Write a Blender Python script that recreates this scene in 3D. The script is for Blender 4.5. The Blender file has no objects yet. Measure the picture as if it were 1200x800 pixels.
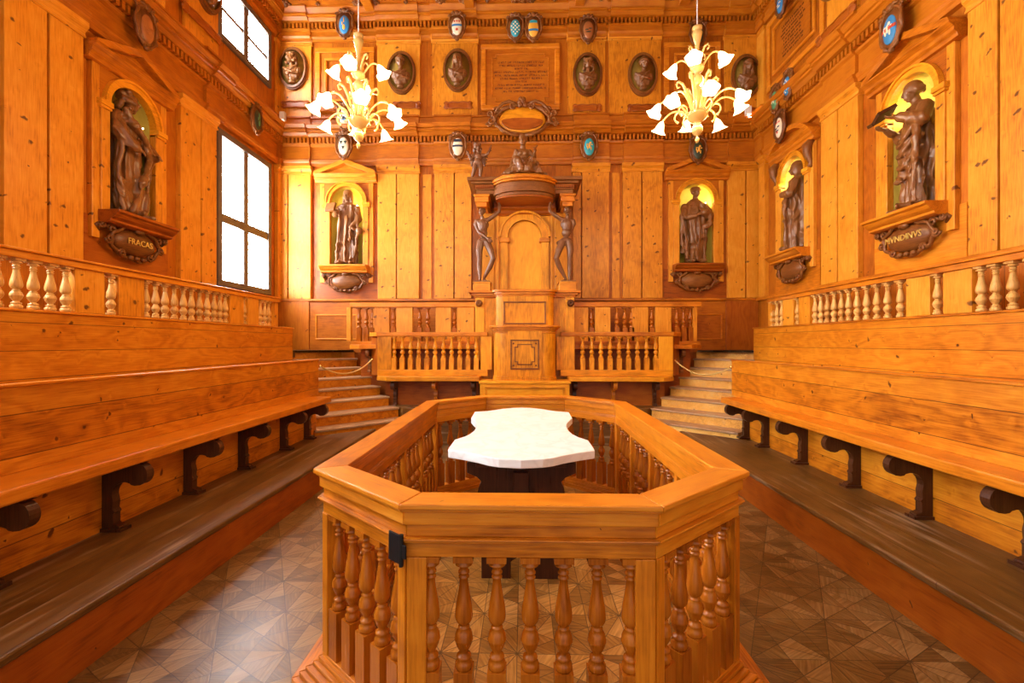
import bpy, bmesh, math, random
from mathutils import Vector, Matrix, Euler
random.seed(7)
PI = math.pi
C = bpy.context.scene.collection
R = math.radians

# ---------------------------------------------------------------- camera, world, exposure
TH = R(1.375)                      # camera yaw to the left of the room axis
EYE = 1.6
cam_d = bpy.data.cameras.new('camera')
cam = bpy.data.objects.new('camera', cam_d); C.objects.link(cam)
cam.location = (0, 0, EYE); cam.rotation_euler = (PI/2, 0, TH)
cam_d.sensor_width = 36; cam_d.lens = 36*533/1200; cam_d.shift_y = 2/1200
cam_d.clip_start = .05
bpy.context.scene.camera = cam
vs = bpy.context.scene.view_settings
vs.view_transform = 'Standard'; vs.look = 'None'; vs.gamma = 1; vs.use_curve_mapping = False
vs.exposure = 0.28
W = bpy.data.worlds.new('world'); bpy.context.scene.world = W; W.use_nodes = True
W.node_tree.nodes['Background'].inputs[0].default_value = (1.0, .90, .78, 1)
W.node_tree.nodes['Background'].inputs[1].default_value = .95
WINDOW_POWER = 38.0
CHANDELIER_POWER = 150
NICHE_POWER = 5.0

D, XL, XR, ZC = 8.8, -4.77, 4.48, 8.0      # back wall, side walls, ceiling
YB = -1.2                                  # how far the room is built behind the camera

def daylight(name, loc, rot, sx, sy, power, col):
    l = bpy.data.lights.new(name, 'AREA'); l.shape = 'RECTANGLE'; l.size = sx; l.size_y = sy
    l.energy = power; l.color = col
    o = bpy.data.objects.new(name, l); C.objects.link(o); o.location = loc; o.rotation_euler = rot
    return o

# ---------------------------------------------------------------- pixel helpers (measuring the photograph onto real planes)
def ray(x, y):
    u = (x-600)/533; v = (402-y)/533
    return Vector((-math.sin(TH)+u*math.cos(TH), math.cos(TH)+u*math.sin(TH), v))
def PB(x, y=402, Y=D):
    d = ray(x, y); t = Y/d.y; return Vector((d.x*t, Y, EYE+d.z*t))
def PS(x, y=402, X=XL):
    d = ray(x, y); t = X/d.x; return Vector((X, d.y*t, EYE+d.z*t))
def BX(x, Y=D): return PB(x, 402, Y).x
def BZ(x, y, Y=D): return PB(x, y, Y).z

# ---------------------------------------------------------------- materials
MATS = {}
def nd(nt, t, **kw):
    n = nt.nodes.new(t)
    for k, v in kw.items():
        if k.startswith('i_'): n.inputs[int(k[2:])].default_value = v
        else: setattr(n, k, v)
    return n
def mth(nt, op, a, b=None, c=None, clamp=False):
    n = nt.nodes.new('ShaderNodeMath'); n.operation = op; n.use_clamp = clamp
    for i, v in enumerate((a, b, c)):
        if v is None: continue
        if isinstance(v, (int, float)): n.inputs[i].default_value = v
        else: nt.links.new(v, n.inputs[i])
    return n.outputs[0]
def mixc(nt, f, a, b, mode='MIX'):
    n = nt.nodes.new('ShaderNodeMix'); n.data_type = 'RGBA'; n.blend_type = mode
    for i, v in ((0, f), (6, a), (7, b)):
        if isinstance(v, (int, float)): n.inputs[i].default_value = v
        elif isinstance(v, tuple): n.inputs[i].default_value = (*v, 1) if len(v) == 3 else v
        else: nt.links.new(v, n.inputs[i])
    return n.outputs[2]
def newmat(name):
    m = bpy.data.materials.new(name); m.use_nodes = True
    return m, m.node_tree, m.node_tree.nodes['Principled BSDF']

WOODS = {  # dark, mid, light, roughness, knots (0..1), board width, wear
 'knotty': ((.34,.085,.003), (.68,.250,.012), (.86,.42,.050), .40, 1.0, 0, 0),
 'panel':  ((.16,.030,.001), (.43,.112,.004), (.60,.205,.010), .40, .45, 0, 0),
 'redpine':((.14,.025,.001), (.33,.072,.003), (.46,.125,.008), .38, .3, 0, 0),
 'bench':  ((.22,.048,.002), (.53,.160,.005), (.76,.31,.020), .36, .7, .24, 0),
 'rail':   ((.30,.070,.002), (.63,.195,.008), (.84,.37,.030), .33, .2, 0, .12),
 'cornice':((.27,.064,.003), (.48,.135,.005), (.62,.23,.013), .38, .1, 0, 0),
 'tread':  ((.050,.018,.002), (.135,.056,.009), (.25,.120,.030), .42, .2, .21, .8),
 'stair':  ((.36,.13,.02), (.72,.36,.060), (.88,.58,.17), .5, .6, 0, .5),
 'turned': ((.20,.042,.002), (.42,.112,.006), (.58,.20,.016), .22, 0, 0, 0),
 'worn':   ((.18,.085,.030), (.38,.21,.100), (.54,.36,.21), .40, .2, 0, .5),  # worn stair treads; paleness also paints in window glare on the left stairs
 'pale':   ((.38,.15,.020), (.68,.36,.09), (.84,.56,.20), .32, 0, 0, 0),
 'walnut': ((.028,.008,.003), (.070,.021,.007), (.14,.046,.014), .32, 0, 0, 0),
 'carved': ((.060,.017,.004), (.19,.060,.011), (.35,.135,.028), .36, 0, 0, 0),
 'gold':   ((.38,.12,.004), (.78,.31,.012), (.93,.49,.035), .35, .2, 0, 0),
}
def wood(kind, grain='z', flat='y', board=None, baxis=None):
    key = (kind, grain, flat, board, baxis)
    if key in MATS: return MATS[key]
    dk, md, lt, rough, knots, bw, wear = WOODS[kind]
    if board is not None: bw = board
    m, nt, bs = newmat('wood_'+kind); L = nt.links.new
    tc = nd(nt, 'ShaderNodeTexCoord'); oi = nd(nt, 'ShaderNodeObjectInfo')
    sep = nd(nt, 'ShaderNodeSeparateXYZ'); L(tc.outputs['Object'], sep.inputs[0])
    comp = {'x': sep.outputs[0], 'y': sep.outputs[1], 'z': sep.outputs[2]}
    others = [a for a in 'xyz' if a != grain]
    across = [a for a in others if a != flat][0] if flat in others else others[0]
    if baxis: across = baxis
    g, a = comp[grain], comp[across]
    n_ = comp[[q for q in 'xyz' if q not in (grain, across)][0]]
    rnd = oi.outputs['Random']
    if bw:
        t = mth(nt, 'DIVIDE', mth(nt, 'ADD', a, mth(nt, 'MULTIPLY', rnd, .0)), bw)
        bid = mth(nt, 'FLOOR', t); fr = mth(nt, 'FRACT', t)
        seam = mth(nt, 'LESS_THAN', mth(nt, 'MINIMUM', fr, mth(nt, 'SUBTRACT', 1.0, fr)), .003/bw)
        wn = nd(nt, 'ShaderNodeTexWhiteNoise', noise_dimensions='1D'); L(bid, wn.inputs['W']); bval = wn.outputs['Value']
        g2 = mth(nt, 'ADD', g, mth(nt, 'MULTIPLY', bval, 9.0))
    else:
        seam = None; bval = rnd; g2 = g
    off = mth(nt, 'MULTIPLY', rnd, 17.0)
    g2 = mth(nt, 'ADD', g2, off)
    a2 = mth(nt, 'ADD', a, mth(nt, 'MULTIPLY', rnd, 5.0))
    # knots (2D in the board face)
    vc = nd(nt, 'ShaderNodeCombineXYZ'); kw_ = nd(nt, 'ShaderNodeTexNoise'); L(tc.outputs['Object'], kw_.inputs['Vector']); kw_.inputs['Scale'].default_value = 14; kw_.inputs['Detail'].default_value = 2
    kwv = mth(nt, 'MULTIPLY', mth(nt, 'SUBTRACT', kw_.outputs[0], .5), .45)
    L(mth(nt, 'MULTIPLY_ADD', g2, 5.6, kwv), vc.inputs[0]); L(mth(nt, 'MULTIPLY_ADD', a2, 4.2, kwv), vc.inputs[1])
    vor = nd(nt, 'ShaderNodeTexVoronoi', voronoi_dimensions='2D'); L(vc.outputs[0], vor.inputs['Vector']); vor.inputs['Scale'].default_value = 1
    vsep = nd(nt, 'ShaderNodeSeparateColor'); L(vor.outputs['Color'], vsep.inputs[0])
    size = mth(nt, 'MULTIPLY', mth(nt, 'SUBTRACT', vsep.outputs[0], 1-.72*knots), .15)
    dist = vor.outputs['Distance']
    km = nd(nt, 'ShaderNodeMapRange', interpolation_type='SMOOTHSTEP'); L(dist, km.inputs[0])
    L(mth(nt, 'MULTIPLY', size, 1.5), km.inputs[1]); L(mth(nt, 'MULTIPLY', size, .6), km.inputs[2])
    km.inputs[3].default_value = 0; km.inputs[4].default_value = 1
    knot = mth(nt, 'MULTIPLY', km.outputs[0], mth(nt, 'GREATER_THAN', size, .002))
    swirl = mth(nt, 'MULTIPLY', mth(nt, 'POWER', 2.718, mth(nt, 'MULTIPLY', dist, -9.0)), .16*knots)
    gv = nd(nt, 'ShaderNodeCombineXYZ'); L(mth(nt, 'MULTIPLY', g2, .35), gv.inputs[0]); L(a2, gv.inputs[1]); L(n_, gv.inputs[2])
    n1 = nd(nt, 'ShaderNodeTexNoise'); L(gv.outputs[0], n1.inputs['Vector']); n1.inputs['Scale'].default_value = 3.2; n1.inputs['Detail'].default_value = 2
    rings = mth(nt, 'SINE', mth(nt, 'MULTIPLY', mth(nt, 'ADD', n1.outputs[0], swirl), 46.0))
    rings = mth(nt, 'MULTIPLY_ADD', rings, .5, .5)
    gv2 = nd(nt, 'ShaderNodeCombineXYZ'); L(mth(nt, 'MULTIPLY', g2, .06), gv2.inputs[0]); L(a2, gv2.inputs[1]); L(n_, gv2.inputs[2])
    n2 = nd(nt, 'ShaderNodeTexNoise'); L(gv2.outputs[0], n2.inputs['Vector']); n2.inputs['Scale'].default_value = 95; n2.inputs['Detail'].default_value = 4
    n3 = nd(nt, 'ShaderNodeTexNoise'); L(tc.outputs['Object'], n3.inputs['Vector']); n3.inputs['Scale'].default_value = 2.3; n3.inputs['Detail'].default_value = 5; n3.inputs['Roughness'].default_value=.65
    f = mth(nt, 'ADD', mth(nt, 'MULTIPLY', rings, .13 if kind in ('bench','redpine') else .07), mth(nt, 'MULTIPLY_ADD', n2.outputs[0], .42 if kind in ('cornice', 'rail', 'gold', 'turned') else .52, .15))
    f = mth(nt, 'ADD', f, mth(nt, 'MULTIPLY', mth(nt, 'SUBTRACT', n3.outputs[0], .5), .42))
    f = mth(nt, 'ADD', f, mth(nt, 'MULTIPLY', mth(nt, 'SUBTRACT', bval, .5), .18), clamp=True)
    cr = nd(nt, 'ShaderNodeValToRGB'); L(f, cr.inputs[0])
    e = cr.color_ramp.elements; e[0].position = .18; e[0].color = (*dk, 1); e[1].position = .78; e[1].color = (*lt, 1)
    e2 = cr.color_ramp.elements.new(.42); e2.color = (*md, 1)
    col = cr.outputs[0]
    if wear:
        n4 = nd(nt, 'ShaderNodeTexNoise'); L(gv2.outputs[0], n4.inputs['Vector']); n4.inputs['Scale'].default_value = 16; n4.inputs['Detail'].default_value = 6
        n5 = nd(nt, 'ShaderNodeTexNoise'); L(tc.outputs['Object'], n5.inputs['Vector']); n5.inputs['Scale'].default_value = 1.6
        wm = mth(nt, 'MULTIPLY', mth(nt, 'SUBTRACT', mth(nt, 'ADD', n4.outputs[0], mth(nt,'MULTIPLY', n5.outputs[0], .5)), .82), 6.0*wear, clamp=True)
        col = mixc(nt, mth(nt, 'MULTIPLY', wm, .55), col, (.50, .36, .22))
    col = mixc(nt, mth(nt, 'MULTIPLY', knot, .88), col, (.085, .020, .004))
    if seam is not None: col = mixc(nt, mth(nt, 'MULTIPLY', seam, .75), col, (.05, .014, .003))
    L(col, bs.inputs['Base Color'])
    bs.inputs['Roughness'].default_value = rough
    L(mth(nt, 'MULTIPLY_ADD', n2.outputs[0], .25, rough-.12), bs.inputs['Roughness'])
    bs.inputs['Specular IOR Level'].default_value = .34
    bp = nd(nt, 'ShaderNodeBump'); bp.inputs['Strength'].default_value = .25; bp.inputs['Distance'].default_value = .004
    h = mth(nt, 'SUBTRACT', mth(nt, 'ADD', n2.outputs[0], mth(nt, 'MULTIPLY', n3.outputs[0], .6)), mth(nt, 'MULTIPLY', knot, .6))
    if seam is not None: h = mth(nt, 'SUBTRACT', h, seam)
    L(h, bp.inputs['Height']); L(bp.outputs[0], bs.inputs['Normal'])
    MATS[key] = m
    return m

def plain(name, col, rough=.5, metal=0, noise=.0, nscale=12, bump=0, emit=None, es=0, spec=.5, coat=0):
    if name in MATS: return MATS[name]
    m, nt, bs = newmat(name); L = nt.links.new
    bs.inputs['Roughness'].default_value = rough; bs.inputs['Metallic'].default_value = metal
    bs.inputs['Specular IOR Level'].default_value = spec; bs.inputs['Coat Weight'].default_value = coat
    tc = nd(nt, 'ShaderNodeTexCoord'); n = nd(nt, 'ShaderNodeTexNoise'); L(tc.outputs['Object'], n.inputs['Vector'])
    n.inputs['Scale'].default_value = nscale; n.inputs['Detail'].default_value = 5
    f = mth(nt, 'MULTIPLY_ADD', mth(nt, 'SUBTRACT', n.outputs[0], .5), noise*4, 1.0)
    c = nd(nt, 'ShaderNodeVectorMath', operation='SCALE'); c.inputs[0].default_value = col; L(f, c.inputs['Scale'])
    L(c.outputs[0], bs.inputs['Base Color'])
    if bump:
        bp = nd(nt, 'ShaderNodeBump'); bp.inputs['Strength'].default_value = bump; bp.inputs['Distance'].default_value = .01
        L(n.outputs[0], bp.inputs['Height']); L(bp.outputs[0], bs.inputs['Normal'])
    if emit:
        bs.inputs['Emission Color'].default_value = (*emit, 1); bs.inputs['Emission Strength'].default_value = es
    MATS[name] = m
    return m

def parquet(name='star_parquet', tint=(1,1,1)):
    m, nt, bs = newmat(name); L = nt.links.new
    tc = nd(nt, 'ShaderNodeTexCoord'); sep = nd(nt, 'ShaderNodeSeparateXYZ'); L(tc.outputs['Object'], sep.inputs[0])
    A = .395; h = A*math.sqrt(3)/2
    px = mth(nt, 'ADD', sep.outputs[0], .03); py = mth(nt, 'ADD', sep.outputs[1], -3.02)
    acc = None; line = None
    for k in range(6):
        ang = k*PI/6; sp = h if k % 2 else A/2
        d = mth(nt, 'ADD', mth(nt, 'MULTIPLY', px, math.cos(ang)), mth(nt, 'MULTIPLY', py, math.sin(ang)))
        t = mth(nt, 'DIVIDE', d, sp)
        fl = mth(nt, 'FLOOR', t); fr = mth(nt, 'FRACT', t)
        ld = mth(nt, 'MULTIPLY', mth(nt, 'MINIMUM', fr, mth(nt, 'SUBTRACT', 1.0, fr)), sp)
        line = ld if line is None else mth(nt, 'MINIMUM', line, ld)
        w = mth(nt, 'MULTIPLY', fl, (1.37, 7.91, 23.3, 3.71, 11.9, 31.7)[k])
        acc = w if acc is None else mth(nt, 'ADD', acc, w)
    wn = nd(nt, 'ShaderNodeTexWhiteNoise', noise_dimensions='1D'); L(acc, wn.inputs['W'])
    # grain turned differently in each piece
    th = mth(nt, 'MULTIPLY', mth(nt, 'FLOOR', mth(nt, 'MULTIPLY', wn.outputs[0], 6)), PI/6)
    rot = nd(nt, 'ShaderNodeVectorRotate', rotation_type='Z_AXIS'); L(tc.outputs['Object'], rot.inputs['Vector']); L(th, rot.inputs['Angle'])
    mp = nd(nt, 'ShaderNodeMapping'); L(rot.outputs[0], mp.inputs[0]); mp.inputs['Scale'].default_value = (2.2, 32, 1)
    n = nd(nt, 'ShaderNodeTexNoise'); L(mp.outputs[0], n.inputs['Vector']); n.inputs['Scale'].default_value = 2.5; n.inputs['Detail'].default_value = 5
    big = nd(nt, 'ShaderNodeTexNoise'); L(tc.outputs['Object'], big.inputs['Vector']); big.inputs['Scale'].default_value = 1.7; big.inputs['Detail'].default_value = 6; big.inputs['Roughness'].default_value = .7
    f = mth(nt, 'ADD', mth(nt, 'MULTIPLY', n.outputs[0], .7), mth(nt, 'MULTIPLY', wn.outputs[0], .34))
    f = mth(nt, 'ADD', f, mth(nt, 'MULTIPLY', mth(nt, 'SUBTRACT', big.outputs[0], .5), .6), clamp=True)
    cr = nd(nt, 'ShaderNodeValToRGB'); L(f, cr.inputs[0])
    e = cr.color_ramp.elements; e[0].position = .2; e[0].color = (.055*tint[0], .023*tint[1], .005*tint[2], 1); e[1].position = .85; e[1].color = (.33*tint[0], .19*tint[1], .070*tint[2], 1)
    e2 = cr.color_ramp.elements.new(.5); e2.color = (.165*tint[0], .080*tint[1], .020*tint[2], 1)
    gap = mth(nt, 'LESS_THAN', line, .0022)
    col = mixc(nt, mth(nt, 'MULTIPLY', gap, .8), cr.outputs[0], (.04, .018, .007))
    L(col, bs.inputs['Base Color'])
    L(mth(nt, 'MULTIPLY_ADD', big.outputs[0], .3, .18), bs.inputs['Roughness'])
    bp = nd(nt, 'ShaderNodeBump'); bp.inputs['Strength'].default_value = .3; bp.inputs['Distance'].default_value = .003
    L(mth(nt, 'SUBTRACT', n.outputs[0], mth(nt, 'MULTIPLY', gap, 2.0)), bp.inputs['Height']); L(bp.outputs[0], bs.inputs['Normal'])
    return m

def pane_mat():
    m, nt, bs = newmat('leaded_glass_daylight'); L = nt.links.new
    tc = nd(nt, 'ShaderNodeTexCoord'); sep = nd(nt, 'ShaderNodeSeparateXYZ'); L(tc.outputs['Object'], sep.inputs[0])
    # roundels: circles on a square lattice with lead lines between
    fx = mth(nt, 'SUBTRACT', mth(nt, 'FRACT', mth(nt, 'DIVIDE', sep.outputs[0], .105)), .5)
    fz = mth(nt, 'SUBTRACT', mth(nt, 'FRACT', mth(nt, 'DIVIDE', sep.outputs[2], .105)), .5)
    r = mth(nt, 'SQRT', mth(nt, 'ADD', mth(nt, 'MULTIPLY', fx, fx), mth(nt, 'MULTIPLY', fz, fz)))
    lead = mth(nt, 'LESS_THAN', mth(nt, 'ABSOLUTE', mth(nt, 'SUBTRACT', r, .47)), .03)
    col = mixc(nt, mth(nt, 'MULTIPLY', lead, .94), (.93, .96, 1.0), (.9, .5, .2))
    bs.inputs['Base Color'].default_value = (.02, .02, .02, 1); bs.inputs['Roughness'].default_value = .3
    st = mth(nt, 'MULTIPLY_ADD', lead, -.93*WINDOW_POWER, WINDOW_POWER)
    L(col, bs.inputs['Emission Color']); L(st, bs.inputs['Emission Strength'])
    return m

def marble():
    m, nt, bs = newmat('white_marble'); L = nt.links.new
    tc = nd(nt, 'ShaderNodeTexCoord'); n = nd(nt, 'ShaderNodeTexNoise'); L(tc.outputs['Object'], n.inputs['Vector'])
    n.inputs['Scale'].default_value = 4; n.inputs['Detail'].default_value = 9; n.inputs['Distortion'].default_value = 1.2
    v = mth(nt, 'MULTIPLY', mth(nt, 'ABSOLUTE', mth(nt, 'SUBTRACT', n.outputs[0], .5)), 14, clamp=True)
    col = mixc(nt, v, (.86, .85, .83), (.95, .95, .945))
    L(col, bs.inputs['Base Color']); bs.inputs['Roughness'].default_value = .35
    return m

STATUE = plain('dark_carved_limewood', (.22, .085, .022), .33, noise=.18, nscale=9, bump=.15)
SKINLESS = plain('polished_limewood', (.19, .080, .036), .27, noise=.15, nscale=14, bump=.2)
DISH = plain('gilded_dish', (.42, .26, .035), .5, noise=.15, nscale=5)
NICHE = plain('ochre_painted_plaster', (.60, .47, .075), .6, noise=.12, nscale=3)
IRON = plain('black_iron', (.02, .02, .022), .45, metal=.6, noise=.1)
FRAME = plain('grey_brown_window_paint', (.12, .09, .07), .5, noise=.08)
GLASS = plain('amber_murano_glass', (.55, .33, .10), .10, noise=.04, emit=(1.0, .50, .12), es=.10, coat=.6)
CLEARG = plain('smoky_blown_glass', (.62, .52, .42), .12, noise=.06, coat=.5)
LAMP = plain('lit_opal_glass', (.9, .8, .6), .3, emit=(1.0, .74, .36), es=4.5)
BULB = plain('lit_bulb', (.9, .9, .8), .3, emit=(1.0, .86, .6), es=25)
ROPE = plain('gold_cord', (.62, .42, .13), .7, noise=.1, nscale=60)
BRASS = plain('polished_brass', (.75, .50, .15), .25, metal=1)
WHITE = plain('white_plastic', (.78, .78, .76), .4)
MARBLE = marble()
LETTER = plain('gilt_lettering', (.75, .52, .12), .4, metal=.3)
INK = plain('incised_lettering', (.10, .028, .008), .7)

# ---------------------------------------------------------------- mesh helpers
class MB:
    def __init__(s): s.bm = bmesh.new()
    def face(s, vs):
        try: return s.bm.faces.new(vs)
        except ValueError: return None
    def box(s, x0, x1, y0, y1, z0, z1, M=None):
        if x0 > x1: x0, x1 = x1, x0
        if y0 > y1: y0, y1 = y1, y0
        if z0 > z1: z0, z1 = z1, z0
        v = [Vector(p) for p in ((x0,y0,z0),(x1,y0,z0),(x1,y1,z0),(x0,y1,z0),(x0,y0,z1),(x1,y0,z1),(x1,y1,z1),(x0,y1,z1))]
        if M: v = [M @ p for p in v]
        v = [s.bm.verts.new(p) for p in v]
        for f in ((3,2,1,0),(4,5,6,7),(0,1,5,4),(1,2,6,5),(2,3,7,6),(3,0,4,7)): s.face([v[i] for i in f])
        return s
    def extr(s, poly, f, t0, t1, g0=None, g1=None):
        """poly: 2D outline (closed), f(a,b,t)->3D."""
        A = [s.bm.verts.new(f(a, b, t0)) for a, b in poly]; B = [s.bm.verts.new(f(a, b, t1)) for a, b in poly]
        n = len(poly)
        for i in range(n): s.face([A[i], A[(i+1) % n], B[(i+1) % n], B[i]])
        s.face(A[::-1]); s.face(B)
        return s
    def mould(s, prof, x0, x1):          # profile (y,z) run along x
        return s.extr(prof, lambda a, b, t: Vector((t, a, b)), x0, x1)
    def plate(s, poly, y0, y1):          # outline (x,z) with thickness in y
        return s.extr(poly, lambda a, b, t: Vector((a, t, b)), y0, y1)
    def slab(s, poly, z0, z1):           # outline (x,y) with thickness in z
        return s.extr(poly, lambda a, b, t: Vector((a, b, t)), z0, z1)
    def lathe(s, prof, c=(0,0,0), seg=16, M=None, a0=0, a1=2*PI, sx=1, sy=1, ruff=0, nr=0):
        c = Vector(c); rings = []
        full = abs(a1-a0-2*PI) < 1e-4; n = seg if full else seg+1
        for i, (r, z) in enumerate(prof):
            ring = []
            for k in range(n):
                an = a0+(a1-a0)*k/seg
                rr = r*(1+(ruff*math.cos(nr*an)*(i/(len(prof)-1))**3 if ruff else 0))
                p = Vector((rr*math.cos(an)*sx, rr*math.sin(an)*sy, z))
                if M: p = M @ p
                ring.append(s.bm.verts.new(p+c))
            rings.append(ring)
        for a, b in zip(rings, rings[1:]):
            for k in range(n if full else n-1): s.face([a[k], a[(k+1) % n], b[(k+1) % n], b[k]])
        if full:
            if prof[0][0] > 1e-5: s.face(rings[0][::-1])
            if prof[-1][0] > 1e-5: s.face(rings[-1])
        return s
    def tube(s, pts, rad, seg=8, cap=True):
        pts = [Vector(p) for p in pts]; n = len(pts)
        if isinstance(rad, (int, float)): rad = [rad]*n
        prev = None; rings = []
        for i, p in enumerate(pts):
            t = (pts[min(i+1, n-1)]-pts[max(i-1, 0)]).normalized()
            if prev is None:
                up = Vector((0,0,1)) if abs(t.z) < .9 else Vector((1,0,0)); u = t.cross(up).normalized()
            else:
                u = (prev-t*prev.dot(t)).normalized()
            prev = u; v = t.cross(u)
            rings.append([s.bm.verts.new(p+(u*math.cos(2*PI*k/seg)+v*math.sin(2*PI*k/seg))*rad[i]) for k in range(seg)])
        for a, b in zip(rings, rings[1:]):
            for k in range(seg): s.face([a[k], a[(k+1) % seg], b[(k+1) % seg], b[k]])
        if cap: s.face(rings[0][::-1]); s.face(rings[-1])
        return s
    def ell(s, c, r, rot=None, seg=14, rings=9):
        if isinstance(r, (int, float)): r = (r, r, r)
        M = Matrix.Translation(Vector(c)) @ (rot.to_matrix().to_4x4() if rot else Matrix.Identity(4)) @ Matrix.Diagonal((*r, 1))
        nv = s.bm.verts.new
        top = nv(M @ Vector((0, 0, 1))); bot = nv(M @ Vector((0, 0, -1))); RR = []
        for j in range(1, rings):
            ph = PI*j/rings; sp, cp = math.sin(ph), math.cos(ph)
            RR.append([nv(M @ Vector((sp*math.cos(2*PI*k/seg), sp*math.sin(2*PI*k/seg), cp))) for k in range(seg)])
        nf = s.bm.faces.new
        for k in range(seg):
            q = (k+1) % seg
            nf((top, RR[0][k], RR[0][q])); nf((bot, RR[-1][q], RR[-1][k]))
            for u_, w_ in zip(RR, RR[1:]): nf((u_[k], w_[k], w_[q], u_[q]))
        return s
    def cap(s, p0, p1, r0, r1, seg=10):          # tapered limb with round ends
        p0, p1 = Vector(p0), Vector(p1)
        s.ell(p0, r0, seg=seg, rings=7); s.ell(p1, r1, seg=seg, rings=7)
        s.tube([p0, p1], [r0, r1], seg)
        return s
    def chain(s, pts, rad, seg=10):
        for i in range(len(pts)-1): s.cap(pts[i], pts[i+1], rad[i], rad[i+1], seg)
        return s
    def build(s, name, mat, parent=None, smooth=False, bevel=0, loc=None, rot=None, norm=True):
        me = bpy.data.meshes.new(name)
        if norm: bmesh.ops.recalc_face_normals(s.bm, faces=s.bm.faces)
        s.bm.to_mesh(me); s.bm.free(); me.materials.append(mat)
        if smooth:
            for p in me.polygons: p.use_smooth = True
        o = bpy.data.objects.new(name, me); C.objects.link(o)
        if parent: o.parent = parent
        if loc: o.location = loc
        if rot: o.rotation_euler = rot
        if bevel:
            b = o.modifiers.new('bevel', 'BEVEL'); b.width = bevel; b.segments = 2; b.limit_method = 'ANGLE'; b.angle_limit = R(40)
        return o
def bake(o, voxel=None, smooth=0, it=2):
    if voxel:
        r = o.modifiers.new('r', 'REMESH'); r.mode = 'VOXEL'; r.voxel_size = voxel; r.use_smooth_shade = True
    if smooth:
        q = o.modifiers.new('s', 'SMOOTH'); q.factor = smooth; q.iterations = it
    dg = bpy.context.evaluated_depsgraph_get(); dg.update()
    me = bpy.data.meshes.new_from_object(o.evaluated_get(dg))
    o.modifiers.clear(); mat = o.data.materials[0]; o.data = me
    if not me.materials: me.materials.append(mat)
    for p in me.polygons: p.use_smooth = True
    return o
from mathutils import noise as _ns3
def drape(o, ztop, amp, hands=(), s=1.0, soft=.08):
    me = o.data; P = []
    for v in me.vertices:
        p = v.co; k = max(0., min(1., (ztop-p.z)/soft))
        for h in hands:
            k *= max(0., min(1., ((p-Vector(h)).length-.11)/.05))
        if k <= 0: P.append(p.copy()); continue
        w = _ns3.noise(p*2.3/s)*1.6
        sl = 2.4*max(0., min(1., (p.z/s-.45)/.4))       # folds swing across the body higher up
        q = Vector((p.x*8/s+w, p.y*8/s-w, (p.z*1.5+p.x*sl)/s*1.6+w*.5))
        f = 1-2.2*abs(_ns3.noise(q)); q2 = q*2.1+Vector((3, 7, 1)); f += .32*(1-2.2*abs(_ns3.noise(q2)))
        P.append(p+v.normal*(f-.7)*amp*k)
    for v, p in zip(me.vertices, P): v.co = p
    me.update()
def thing(name, label, cat, loc=(0,0,0), rz=0, group=None):
    o = bpy.data.objects.new(name, None); C.objects.link(o); o.location = loc; o.rotation_euler = (0, 0, rz)
    o.empty_display_size = .1
    o['label'] = label; o['category'] = cat
    if group: o['group'] = group
    return o
def tag(o, label, cat, group=None):
    o['label'] = label; o['category'] = cat
    if group: o['group'] = group
    return o
def struct(o): o['kind'] = 'structure'; return o
def dup(root, loc=None, rz=None, label=None, group=None):
    r = root.copy(); C.objects.link(r)
    if loc is not None: r.location = loc
    if rz is not None: r.rotation_euler = (0, 0, rz)
    if label: r['label'] = label
    if group: r['group'] = group
    for ch in list(root.children):
        c = ch.copy(); C.objects.link(c); c.parent = r
        for g in list(ch.children):
            d = g.copy(); C.objects.link(d); d.parent = c
    return r
def text_mesh(txt, size, mat, parent, loc, rot, name='inscription', depth=.004, sx=1):
    cu = bpy.data.curves.new('t', 'FONT'); cu.body = txt; cu.size = size; cu.extrude = depth; cu.align_x = 'CENTER'; cu.align_y = 'CENTER'; cu.resolution_u = 2
    o = bpy.data.objects.new('t', cu); C.objects.link(o)
    dg = bpy.context.evaluated_depsgraph_get(); dg.update()
    me = bpy.data.meshes.new_from_object(o.evaluated_get(dg)); bpy.data.objects.remove(o)
    me.materials.clear(); me.materials.append(mat)
    q = bpy.data.objects.new(name, me); C.objects.link(q); q.parent = parent; q.location = loc; q.rotation_euler = rot; q.scale = (sx, 1, 1)
    return q
def arc(cx, cz, r, a0, a1, n, rz=None):
    rz = rz or r
    return [(cx+r*math.cos(a0+(a1-a0)*i/n), cz+rz*math.sin(a0+(a1-a0)*i/n)) for i in range(n+1)]

# wall frames: local x runs along the wall, local -y points into the room
def wall_frame(side):
    if side == 'back': return (0, D, 0), 0
    if side == 'left': return (XL, 0, 0), PI/2
    return (XR, 0, 0), -PI/2
def wpos(side, u, z, d=0):
    if side == 'back': return (u, D-d, z)
    if side == 'left': return (XL+d, u, z)
    return (XR-d, u, z)
def wrot(side): return {'back': 0, 'left': PI/2, 'right': -PI/2}[side]
# local-x of a wall point at world coordinate u
def lu(side, u): return -u if side == 'right' else u
def wobj(mb, name, mat, side, **kw):
    loc, rz = wall_frame(side)
    return struct(mb.build(name, mat, loc=loc, rot=(0, 0, rz), **kw))

# ================================================================= ROOM SHELL
floor = MB(); floor.box(XL-.1, XR+.1, YB-1, D+.1, -.1, 0); struct(floor.build('floor', parquet()))
SILL, SPRING, NR = 3.09, 4.32, .32                    # niche sill, arch spring, radius

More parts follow.
